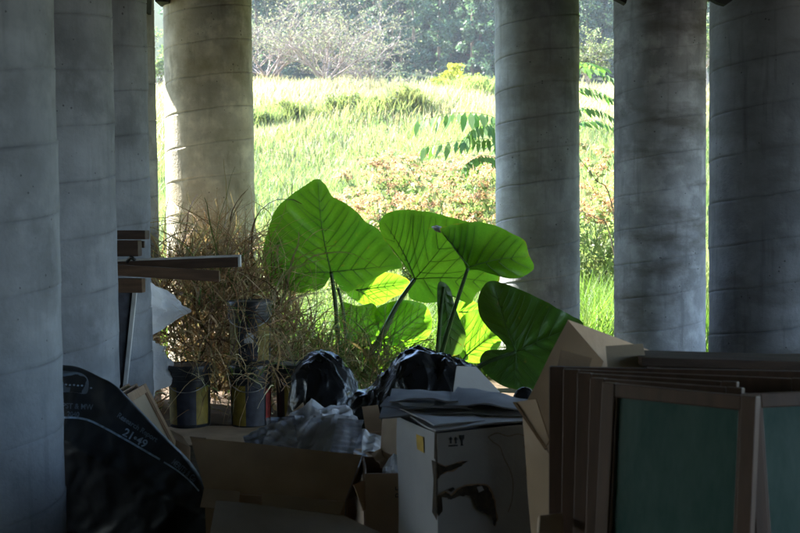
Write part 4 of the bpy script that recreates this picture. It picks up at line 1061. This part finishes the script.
# clear pocket at the top edge
pk = spline([(50, 372, 0), (72, 371.5, 0), (83, 374, 0), (88.5, 381, 0), (88, 391, 0), (84, 394, 0), (72, 392, 0), (50, 391, 0)], 5, True)
on_bag('clear_pocket', [(p.x, p.y) for p in pk], [tuple(range(len(pk)))], 'pocket_film', 0.0035)
for q, (x, y) in enumerate([(62, 385), (66, 384.5), (70, 385), (74, 385), (78, 385.5), (82, 385.5), (91, 388)]):
    on_bag('print_dot', [(x + 1.3 * math.cos(k * 1.047), y + 1.0 * math.sin(k * 1.047)) for k in range(6)], [tuple(range(6))], 'pale_print', 0.0055)

# ------------------------------------------------------------------ black garbage bags
def garbage_bag(outline, Y, dep, seed, label, amp=0.03):
    prof = spline([(x, y, 0) for x, y in outline], 14); n_ = len(prof); rows = 120; V = []; Fc = []
    tops = [P(p.x, p.y, Y) for p in prof]
    x0, x1 = tops[0].x, tops[-1].x
    for i, tp in enumerate(tops):
        u = (tp.x - x0) / (x1 - x0); dd = dep * (0.25 + 0.75 * math.sqrt(max(0, math.sin(math.pi * min(1, max(0, u))))))
        for j in range(rows + 1):
            a = math.pi * j / rows
            q = Vector((tp.x, Y - math.cos(a) * dd, max(tp.z, 0.02) * max(0, math.sin(a)) ** 0.55))
            nn = Vector(((u - .5) * 1.2, -math.cos(a), math.sin(a) + .05)).normalized()
            wq = q + 0.05 * Vector((mnoise.noise(q * 7), mnoise.noise(q * 7 + Vector((9, 0, 0))), mnoise.noise(q * 7 + Vector((0, 9, 0)))))
            rd = lambda f, o_: 1 - 2.2 * math.sqrt(abs(mnoise.noise(Vector((wq.x * f * 1.3, wq.y * f, wq.z * f * 0.7)) + o_)) + 0.02)
            rf = lambda fx, fz, o_: 1 - 2.0 * math.sqrt(abs(mnoise.noise(Vector((wq.x * fx, wq.y * fx, wq.z * fz)) + o_)) + 0.035)
            sn = lambda f, o_: mnoise.noise(Vector((wq.x * f, wq.y * f, wq.z * f)) + o_)
            s_ = 0.9 * sn(4.5, Vector((seed, 0, 0))) + 0.55 * rf(8, 2.8, Vector((0, seed, 0))) + 0.26 * rf(18, 7, Vector((0, 0, seed)))
            q += nn * (s_ * amp - amp * .5) * (0.45 + 0.55 * math.sin(a))
            q.z = max(q.z, 0.004); V.append(q)
    for i in range(n_ - 1):
        for j in range(rows):
            a = i * (rows + 1) + j; Fc.append((a, a + 1, a + rows + 2, a + rows + 1))
    Fc.append(tuple(range(rows, -1, -1))); Fc.append(tuple((n_ - 1) * (rows + 1) + j for j in range(rows + 1)))
    o = mesh('garbage_bag', V, Fc, 'black_plastic', None, True)
    bm = bmesh.new(); bm.from_mesh(o.data); bmesh.ops.recalc_face_normals(bm, faces=bm.faces); bm.to_mesh(o.data); bm.free()
    c0 = P((outline[0][0] + outline[-1][0]) / 2, 400, Y); rebase(o, (c0.x, Y, 0)); tag(o, label, 'garbage bag', 'black garbage bags'); return o
garbage_bag([(283, 420), (289, 385), (296, 363), (308, 353), (322, 349), (337, 354), (350, 368), (358, 384), (366, 402), (370, 425)], 6.7, 0.30, 2, 'shiny black garbage bag right of the paint pails')
garbage_bag([(344, 430), (352, 394), (366, 384), (380, 371), (392, 357), (404, 348), (419, 343), (434, 347), (450, 351), (464, 358), (478, 368), (492, 382), (502, 396), (508, 425)], 5.75, 0.34, 7, 'largest shiny black garbage bag humped behind the white carton', 0.035)
garbage_bag([(506, 420), (512, 396), (519, 387), (526, 386), (533, 392), (540, 420)], 5.2, 0.10, 12, 'small black plastic scrap between white carton and leaning cardboard', 0.012)

# ------------------------------------------------------------------ white carton with markings
k0 = P(437, 433, 4.0); ZT = k0.z
kl = Pz(398, 416, ZT); kr = Pz(572, 419.5, ZT); kb = kl + (kr - k0)
wc = empty('white_carton', (k0.x, k0.y, 0)); tag(wc, 'battered white carton with fragile symbols and a torn front under grey sheets', 'carton')
def wall(nm, a, b_, z0, z1, mat, parent, warp=0.006, seed=0, th=0.006, n=10, m=10):
    a, b_ = Vector(a), Vector(b_)
    return sheet(nm, [Vector((a.x, a.y, z1)), Vector((b_.x, b_.y, z1)), Vector((b_.x, b_.y, z0)), Vector((a.x, a.y, z0))], th, mat, parent, n, m, warp, seed)
wall('front_wall', k0, kr, 0.003, ZT, 'carton_white', wc, 0.008, 1, n=16, m=16); wall('side_wall', kl, k0, 0.003, ZT, 'carton_white', wc, 0.012, 2, n=12, m=16)
wall('rear_wall', kb, kl, 0.003, ZT, 'carton_white', wc, 0.006, 3); wall('side_wall', kr, kb, 0.003, ZT, 'carton_white', wc, 0.006, 4)
sheet('top_flap', [kl + Vector((0.012, .01, .012)), kb + Vector((0, 0, .008)), kr + Vector((-.01, -.006, .012)), k0 + Vector((-0.004, -.012, .010))], 0.006, 'carton_white', wc, 14, 10, 0.012, 5)
sheet('top_flap', [kl + Vector((0.0, .02, .022)), kl.lerp(kb, 0.42) + Vector((0, 0, .018)), k0.lerp(kr, 0.35) + Vector((0, .05, .024)), k0 + Vector((-0.01, .02, .022))], 0.005, 'carton_white', wc, 8, 8, 0.014, 6)
fu = (kr - k0).normalized(); fn_ = Vector((fu.y, -fu.x, 0)).normalized()
if fn_.y > 0: fn_ = -fn_
def on_front(px, py, off=0.009):
    d = ray(px, py); o_ = Vector((0, 0, CAM_H)); pl = k0 + fn_ * off
    t = (pl - o_).dot(fn_) / d.dot(fn_); return o_ + d * t
lu = (k0 - kl).normalized(); ln_ = Vector((lu.y, -lu.x, 0)).normalized()
if ln_.dot(Vector((-1, -1, 0))) < 0: ln_ = -ln_
def on_left(px, py, off=0.012):
    d = ray(px, py); o_ = Vector((0, 0, CAM_H)); pl = k0 + ln_ * off
    t = (pl - o_).dot(ln_) / d.dot(ln_); return o_ + d * t
def decal(nm, poly, mat, f=on_front, off=0.009, th=0.0015, parent=None):
    nrm_ = fn_ if f is on_front else ln_
    return prism(nm, [f(x, y, off) for x, y in poly], -nrm_ * th, mat, parent or wc)
for ox in (0, 5.2):       # two upward arrows over a bar
    decal('print_mark', [(450.2 + ox, 443.5), (450.2 + ox, 439.5), (449.0 + ox, 439.5), (450.9 + ox, 436.6), (452.8 + ox, 439.5), (451.6 + ox, 439.5), (451.6 + ox, 443.5)], 'ink')
decal('print_mark', [(448.6, 445.2), (457.8, 444.6), (457.8, 446.0), (448.6, 446.6)], 'ink')
decal('print_mark', [(459.8, 435.2), (464.4, 435.0), (464.2, 438.6), (462.8, 440.4), (462.7, 444.4), (464.0, 445.4), (460.4, 445.6), (461.6, 444.4), (461.6, 440.4), (460.1, 438.6)], 'ink')
def ragged(poly, amp=0.9, n=4, seed=0, grow=0.0):
    r = random.Random(seed); out = []
    cx = sum(p[0] for p in poly) / len(poly); cy = sum(p[1] for p in poly) / len(poly)
    for i, (x, y) in enumerate(poly):
        x2, y2 = poly[(i + 1) % len(poly)]
        for k in range(n):
            t = k / n; d = 0 if k == 0 else amp
            qx, qy = x + (x2 - x) * t + r.uniform(-d, d), y + (y2 - y) * t + r.uniform(-d, d)
            out.append((max(437.2, qx + grow * (1 if qx > cx else -1)), qy + grow * (1 if qy > cy else -1)))
    return out
tp_ = [(437, 463), (446, 467), (457, 463), (468, 461), (459, 467), (448, 471), (441, 475), (437, 480)]
decal('torn_edge', ragged(tp_, 0.8, 3, 0, 1.1), 'cardboard_dark', off=0.0086)
decal('tear', ragged(tp_, 0.7, 4, 5), 'torn_core', off=0.0102)
tp_ = [(437, 497), (446, 492), (452, 496), (458, 490), (466, 486), (478, 484.5), (487, 486), (492, 494), (495, 506), (497, 519), (494, 526), (492, 516), (484, 513), (477, 508), (474, 498), (466, 495), (455, 498), (447, 500), (442, 512), (439, 516), (437, 512)]
decal('torn_edge', ragged(tp_, 0.8, 3, 1, 1.1), 'cardboard_dark', off=0.0086)
decal('tear', ragged(tp_, 0.7, 4, 6), 'torn_core', off=0.0102)
decal('tear', [(448, 490), (453, 487), (455, 489), (451, 492)], 'torn_core', off=0.0095)
decal('torn_paper', [(477, 487), (482, 486), (484, 490), (479, 492.5)], 'carton_white', off=0.012)
decal('torn_paper', [(442, 497), (448, 498), (446, 513), (443, 512)], 'carton_white', off=0.012)
decal('yellow_sticker', [(416, 434), (423, 437), (424, 453), (417, 449)], 'tape_yellow', on_left, 0.014)
decal('tear', [(431.5, 460), (436.5, 462), (436.5, 520), (432, 512), (433.5, 480)], 'torn_core', on_left, 0.0145)
decal('worn_edge', [(434.5, 432.5), (436.6, 433), (436.6, 462), (434.0, 458)], 'torn_core', on_left, 0.0135)
def thin_line(pts, wd, mat):
    w_ = spline([(x, y, 0) for x, y in pts], 6); V = []; Fc = []
    for i, p in enumerate(w_):
        t = (w_[min(i + 1, len(w_) - 1)] - w_[max(i - 1, 0)]).normalized(); nn = Vector((-t.y, t.x, 0)); wv = wd * (0.6 + 0.6 * abs(math.sin(i * 1.7)))
        for s in (1, -1): V.append(on_front(p.x + nn.x * wv / 2 * s, p.y + nn.y * wv / 2 * s, 0.0085))
    for i in range(len(w_) - 1): Fc.append((2 * i, 2 * i + 1, 2 * i + 3, 2 * i + 2))
    mesh('tide_mark', V, Fc, 'water_stain', wc)
thin_line([(488, 437), (493, 442), (500, 447), (504, 458), (510, 470), (513, 482), (512, 500), (508, 512)], 1.0, 'water_stain')
thin_line([(488, 437), (497, 433), (508, 436), (518, 434), (528, 437)], 1.2, 'water_stain')
thin_line([(524, 445), (527, 458), (526, 472), (529, 482)], 0.9, 'water_stain')
# white flap standing behind the carton
o = sheet('white_flap', [P(457, 366, 5.0), P(476, 367, 5.05), P(500, 392, 5.0), P(452, 402, 4.85)], 0.006, 'carton_white', None, 10, 10, 0.01, 3); tag(o, 'white card flap standing up behind the grey sheets on the carton', 'card')
o2 = sheet('flap_leg', [P(452, 401, 4.86), P(499, 391, 5.0), P(500, 530, 4.98), P(452, 535, 4.9)], 0.006, 'carton_white', o, 6, 6, 0.006, 4)

# grey felt sheets on the carton
def felt(c, label, seed, wav, mat='felt_grey', th=0.006):
    r = random.Random(seed); p1, p2 = r.uniform(0, 6), r.uniform(0, 6)
    o = sheet('grey_sheet', c, th, mat, None, 28, 8, 0.012, seed, lambda u, v: wav * math.sin(u * 7 + p1) * (0.5 + v) + wav * 0.4 * math.sin(u * 17 + p2 + v * 3))
    tag(o, label, 'sheet', 'grey sheets piled on the white carton'); return o
zf = ZT + 0.045
def flat(a, b_, c_, d_, z): return [Pz(*a, z), Pz(*b_, z), Pz(*c_, z), Pz(*d_, z)]
felt(sp_((384, 401, 4.55), (545, 400, 4.55), (545, 415, 4.25), (379, 416, 4.25)), 'wavy grey sheet lying lowest across the white carton', 1, 0.004)
felt(sp_((388, 397, 4.52), (470, 399, 4.52), (472, 409, 4.30), (380, 406, 4.30)), 'short grey sheet on the left of the pile over the white carton', 2, 0.004)
felt(sp_((392, 389, 4.57), (455, 391, 4.57), (458, 400, 4.34), (389, 398.5, 4.34)), 'upper left grey sheet of the pile over the white carton', 3, 0.004)
felt(sp_((458, 385, 4.60), (532, 400, 4.50), (538, 410, 4.27), (445, 403, 4.31)), 'topmost grey sheet sloping down to the right on the pile', 4, 0.006)
o = sheet('paper_scrap', sp_((398, 402, 4.31), (434, 404, 4.31), (428, 407, 4.28), (404, 405.5, 4.28)), 0.002, 'carton_white', None, 6, 3, 0.004, 9); tag(o, 'thin white paper scrap under the upper left grey sheet', 'paper')

# ------------------------------------------------------------------ open brown cartons on the floor
oc = empty('open_carton', (P(275, 470, 4.7).x, 4.9, 0)); tag(oc, 'large open brown carton with its front flap raised, filled with grey paper', 'carton')
fa = P(205, 491, 4.62); fb = P(345, 501, 4.62)           # fold line of the front wall
zt = (fa.z + fb.z) / 2
lo = 0.003
sheet('flap', [P(190, 437, 4.72), P(362, 455, 4.72), fb, fa], 0.006, 'cardboard', oc, 14, 8, 0.008, 1)
sheet('flap_edge', [P(190, 436, 4.715), P(206, 437.6, 4.715), P(206, 439.4, 4.715), P(190, 437.8, 4.715)], 0.0075, 'cardboard_pale', oc, 4, 2, 0.001, 1)
sheet('front_wall', [fa + Vector((0, .004, -.004)), fb + Vector((0, .004, -.004)), Vector((fb.x - .01, fb.y + .02, lo)), Vector((fa.x, fa.y + .02, lo))], 0.006, 'cardboard', oc, 14, 6, 0.008, 2)
ra = P(398, 471, 5.2); la = P(212, 470, 5.3)
sheet('side_wall', [fb + Vector((.004, .004, 0)), Vector((ra.x, 5.25, fb.z)), Vector((ra.x, 5.25, lo)), Vector((fb.x, fb.y + .01, lo))], 0.006, 'cardboard_dark', oc, 8, 6, 0.006, 3)
sheet('flap', [P(363, 456, 4.73), P(398, 470, 5.1), Vector((ra.x, 5.25, fb.z)), fb + Vector((.004, .004, 0.002))], 0.005, 'cardboard_dark', oc, 8, 8, 0.006, 8)
sheet('side_wall', [Vector((fa.x, fa.y, fa.z)), Vector((fa.x - .02, 5.3, fa.z)), Vector((fa.x - .02, 5.3, lo)), Vector((fa.x, fa.y + .02, lo))], 0.006, 'cardboard', oc, 8, 6, 0.006, 4)
sheet('rear_wall', [Vector((fa.x - .02, 5.3, .38)), Vector((ra.x, 5.27, .38)), Vector((ra.x, 5.27, lo)), Vector((fa.x - .02, 5.3, lo))], 0.006, 'cardboard', oc, 10, 6, 0.006, 5)
sheet('flap', [P(334, 436, 5.5), P(386, 447, 5.42), P(372, 463, 5.05), P(352, 452, 4.98)], 0.005, 'cardboard', oc, 8, 8, 0.008, 6)
# flattened pieces in front
o = sheet('cardboard_sheet', [P(192, 497, 5.12), P(226, 501, 5.12), Pz(222, 526, .008), Pz(186, 526, .008)], 0.005, 'cardboard_dark', None, 8, 8, 0.008, 3); o.data.transform(Matrix.Translation((0, 0, 0))); tag(o, 'narrow brown cardboard strip next to the black printed bag', 'cardboard')
o = sheet('cardboard_sheet', [P(216, 501, 4.36), P(345, 516, 4.36), P(386, 535, 4.2), P(205, 560, 3.95)], 0.005, 'cardboard_grey', None, 12, 8, 0.010, 4); tag(o, 'greyish brown cardboard leaning in front of the large open carton', 'cardboard')
o = sheet('cardboard_sheet', [Pz(162, 427, .012), Pz(262, 425.5, .012), Pz(330, 441, .012), Pz(170, 446, .012)], 0.005, 'cardboard', None, 10, 8, 0.008, 5); tag(o, 'flat brown cardboard on the ground in front of the pails', 'cardboard')
o = sheet('cardboard_sheet', [P(170, 430, 6.2), P(183, 437, 6.0), P(190, 447, 5.9), P(176, 440, 6.0)], 0.006, 'cardboard_pale', None, 6, 6, 0.004, 6)
o3 = sheet('lower_fold', [P(176, 440, 6.005), P(190, 447, 5.905), P(190, 486, 5.86), P(176, 482, 6.0)], 0.006, 'cardboard_dark', o, 6, 6, 0.004, 7); tag(o, 'bent pale cardboard corner between small frames and the open carton', 'cardboard')

# grey paper in the open carton
CR = [(((243, 436, 5.16), (268, 424, 5.2), (270, 446, 5.12), (246, 448, 5.12)), 'felt_grey', .010, 11, 0, 'dark grey paper strip at the left of the open carton'),
      (((266, 418, 5.06), (303, 415, 5.06), (306, 452, 5.02), (268, 450, 5.02)), 'felt_grey', .02, 12, .004, 'ribbed dark grey paper standing left in the open carton'),
      (((284, 420, 5.20), (312, 399, 5.24), (342, 415, 5.18), (306, 428, 5.10)), 'paper_pale', .028, 13, 0, 'pale folded paper peak at the top of the open carton'),
      (((295, 416, 5.00), (349, 416, 5.0), (336, 454, 4.90), (298, 452, 4.92)), 'paper_grey', .035, 14, .001, 'broad grey crumpled paper in the middle of the open carton'),
      (((338, 418, 4.94), (364, 420, 4.97), (352, 456, 4.86), (330, 454, 4.84)), 'felt_grey', .006, 15, .005, 'ribbed grey paper standing right in the open carton'),
      (((352, 427, 5.12), (364, 429, 5.12), (388, 447, 5.08), (348, 449, 5.03)), 'felt_grey', .006, 16, 0, 'dark grey paper triangle above the raised brown flap')]
CR += [(((318, 408, 5.12), (346, 404, 5.2), (358, 420, 5.08), (326, 424, 5.02)), 'paper_pale', .02, 17, 0, 'pale folded paper right of the paper peak in the open carton'),
       (((270, 424, 4.99), (292, 419, 5.0), (300, 446, 4.93), (262, 447, 4.93)), 'paper_grey', .02, 18, 0, 'loose grey paper leaning out at the left of the open carton'),
       (((362, 430, 5.0), (381, 436, 5.0), (392, 452, 4.95), (362, 452, 4.90)), 'paper_pale', .015, 19, 0, 'pale paper scrap next to the dark grey paper triangle'),
       (((372, 452, 4.72), (398, 444, 4.85), (404, 460, 4.75), (380, 468, 4.62)), 'cardboard_pale', .012, 20, 0, 'torn pale cardboard piece between the cartons')]
for c_, mt, am, sd_, co, lb in CR:
    crumple('grey_paper', [P(*q) for q in c_], mt, lb, amp=am, seed=sd_, corr=co); 
# filling under them so they rest on something
fill = empty('paper_stuffing', (P(300, 470, 5.05).x, 5.05, 0)); tag(fill, 'crumpled dark paper stuffing inside the open carton under the grey sheets', 'paper')
for k in range(4):
    c_ = Vector((P(300, 470, 5.05).x - 0.26 + 0.17 * k, 5.0, 0.0))
    V = []; Fc = []; nU, nV = 20, 12
    for j in range(nV + 1):
        for i in range(nU):
            th = 2 * math.pi * i / nU; ph = math.pi * j / nV
            q = Vector((0.12 * math.sin(ph) * math.cos(th), 0.2 * math.sin(ph) * math.sin(th), 0.22 + 0.215 * math.cos(ph)))
            q *= 1 + 0.12 * mnoise.noise(q * 14 + Vector((k * 3, 0, 0))); V.append(c_ + q)
    for j in range(nV):
        for i in range(nU): a = j * nU + i; Fc.append((a, a + nU, j * nU + nU + (i + 1) % nU, j * nU + (i + 1) % nU))
    mesh('wad', V, Fc, 'felt_grey', fill)

for q, mt, lb, sd_ in ((((204, 489, 4.55), (240, 492, 4.56), (238, 512, 4.45), (200, 508, 4.45)), 'cardboard_pale', 'torn pale cardboard strip at the left foot of the open carton', 70),
                       (((262, 494, 4.52), (344, 502, 4.54), (340, 514, 4.46), (262, 508, 4.44)), 'cardboard_pale', 'long pale cardboard strip along the front of the open carton', 71),
                       (((352, 486, 4.50), (372, 478, 4.62), (384, 500, 4.52), (362, 512, 4.42)), 'cardboard', 'torn cardboard flap between open carton and the small brown one', 72)):
    o = sheet('torn_strip', [P(*k) for k in q], 0.004, mt, None, 10, 6, 0.012, sd_); tag(o, lb, 'cardboard')
# brown carton with PE lettering left of the white one
sc = empty('brown_carton', (P(392, 480, 4.35).x, 4.45, 0)); tag(sc, 'small dark brown carton with PE lettering beside the white carton', 'carton')
a = P(366, 478, 4.42); b_ = P(414, 473, 4.42); zt = b_.z; a.z = zt
c_ = Vector((b_.x - .02, 4.72, zt)); d_ = Vector((a.x - .02, 4.74, zt))
for i, (p, q) in enumerate(((a, b_), (b_, c_), (c_, d_), (d_, a))): wall('side_wall', p, q, 0.003, zt, 'cardboard_dark', sc, 0.004, 20 + i)
for i, ch in enumerate('PE'):
    cu = bpy.data.curves.new('txt', 'FONT'); cu.body = ch; cu.size = 1.0; to = bpy.data.objects.new('txt', cu); link(to)
    me = bpy.data.meshes.new_from_object(to.evaluated_get(bpy.context.evaluated_depsgraph_get())); bpy.data.objects.remove(to)
    V = [P(402 - 0 + (-v.co.y) * 10 + 0, 498 - i * 7 - v.co.x * 9.5, 4.405) for v in me.vertices]
    mesh('lettering', V, [tuple(p.vertices) for p in me.polygons], 'ink', sc)
crumple('grey_cloth', sp_((384, 461, 4.62), (410, 458, 4.66), (414, 474, 4.5), (382, 474, 4.5)), 'paper_pale', 'crumpled pale grey cloth stuffed into the small brown carton', cat='cloth', amp=.035, seed=22)
crumple('grey_cloth', sp_((386, 468, 4.52), (402, 466, 4.5), (404, 476, 4.46), (386, 477, 4.46)), 'paper_pale', 'lower fold of pale grey cloth at the mouth of the small brown carton', cat='cloth', amp=.02, seed=23)
# pale brown board between open carton and white carton
for q, mt, lb, sd_ in ((((383, 411, 4.9), (398, 417, 4.75), (412, 462, 4.55), (380, 450, 4.75)), 'cardboard_pale', 'pale brown cardboard leaning on the left side of the white carton', 30),
                       (((362, 407, 5.3), (378, 405, 5.3), (384, 432, 5.15), (366, 432, 5.2)), 'cardboard', 'brown cardboard scrap poking up below the largest garbage bag', 31),
                       (((288, 416, 5.5), (303, 402, 5.55), (306, 414, 5.5), (294, 424, 5.45)), 'cardboard', 'small brown cardboard corner behind the pale paper peak', 32)):
    o = sheet('cardboard_scrap', [P(*k) for k in q], 0.005, mt, None, 8, 8, 0.010, sd_); tag(o, lb, 'cardboard')
    bl = [P(*q[3]), P(*q[2])]
    sheet('lower_panel', [bl[0] + Vector((0, .002, -.002)), bl[1] + Vector((0, .002, -.002)), Vector((bl[1].x, bl[1].y + .02, 0.004)), Vector((bl[0].x, bl[0].y + .02, 0.004))], 0.005, 'cardboard_dark', o, 4, 4, 0.004, sd_)

# ------------------------------------------------------------------ opened carton leaning behind the sash stack
rc = empty('leaning_carton', (P(580, 420, 4.1).x, 4.1, 0)); tag(rc, 'opened pale brown carton standing on end behind the sash stack', 'carton')
A = P(568, 320, 4.05); Bp = P(604, 362, 3.85); Cc = P(560, 470, 3.78); Dd = P(523, 408, 3.92)
sheet('front_panel', [A, Bp, Cc, Dd], 0.006, 'cardboard_pale', rc, 12, 12, 0.010, 41)
sheet('front_panel', [Dd + Vector((0, .003, -.003)), Cc + Vector((0, .003, -.003)), Vector((Cc.x + .03, Cc.y - .03, .004)), Vector((Dd.x + .05, Dd.y - .02, .004))], 0.006, 'cardboard_pale', rc, 8, 8, 0.006, 42)
E2 = P(665, 356, 4.35); 
sheet('side_panel', [A + Vector((.002, .004, 0)), E2, Vector((E2.x, E2.y, 0.004)), Vector((A.x + .06, A.y + .02, 0.004))], 0.006, 'cardboard', rc, 12, 12, 0.010, 43)
sheet('flap', [P(514.5, 402, 3.86), P(536, 399, 3.80), P(550, 440, 3.74), P(546, 447, 3.74)], 0.006, 'cardboard_pale', rc, 8, 8, 0.005, 44)
sheet('flap_edge', [P(513, 402.5, 3.855), P(516, 403, 3.85), P(548, 448, 3.735), P(545, 450, 3.735)], 0.009, 'cardboard_dark', rc, 3, 8, 0.002, 45)
# small card pieces upright on the stack
for q, mt, lb, sd_ in ((((561, 350, 3.68), (592, 358, 3.68), (588, 371, 3.67), (556, 371, 3.67)), 'cardboard_dark', 'small brown card tucked in behind the left end of the sash stack', 50), (((606, 346, 3.68), (643, 343.5, 3.69), (648, 372, 3.67), (608, 371, 3.66)), 'cardboard_grey', 'small greyish card square upright on the sash stack', 51)):
    o = sheet('card_piece', [P(*k) for k in q], 0.005, mt, None, 8, 8, 0.006, sd_); tag(o, lb, 'card')
    bl = [P(*q[3]), P(*q[2])]
    sheet('lower_part', [bl[0] + Vector((0, .001, -.001)), bl[1] + Vector((0, .001, -.001)), Vector((bl[1].x, bl[1].y + .01, 0.004)), Vector((bl[0].x, bl[0].y + .01, 0.004))], 0.005, mt, o, 3, 6, 0.003, sd_)
o = sheet('card_corner', [P(538, 517, 3.3), P(563, 514.5, 3.32), P(566, 560, 3.12), P(535, 560, 3.1)], 0.02, 'cardboard', None, 8, 6, 0.004, 60); tag(o, 'rounded brown card corner at the bottom edge beside the sashes', 'cardboard'); bevel(o, .008, 3)
sheet('lower_part', [P(535, 560.5, 3.101), P(566, 560.5, 3.121), Vector((P(566, 560, 3.0).x, 3.0, .004)), Vector((P(535, 560, 3.0).x, 3.0, .004))], 0.018, 'cardboard', o, 4, 6, .003, 61)

# ------------------------------------------------------------------ air
hz = box_uvw('haze', (-330, -130, -1.4), (660, 0, 0), (0, 590, 0), (0, 0, 82), None)
hm = bpy.data.materials.new('haze'); hm.use_nodes = True; hn = hm.node_tree.nodes
hn.remove(hn['Principled BSDF']); pv = hn.new('ShaderNodeVolumePrincipled')
pv.inputs['Color'].default_value = (0.86, 0.92, 1.0, 1); pv.inputs['Density'].default_value = 0.0003; pv.inputs['Anisotropy'].default_value = 0.2
hm.node_tree.links.new(pv.outputs[0], hn['Material Output'].inputs['Volume'])
hz.data.materials.append(hm); tag(hz, 'thin pale haze in the air over the slope and wood', 'haze', kind='stuff')
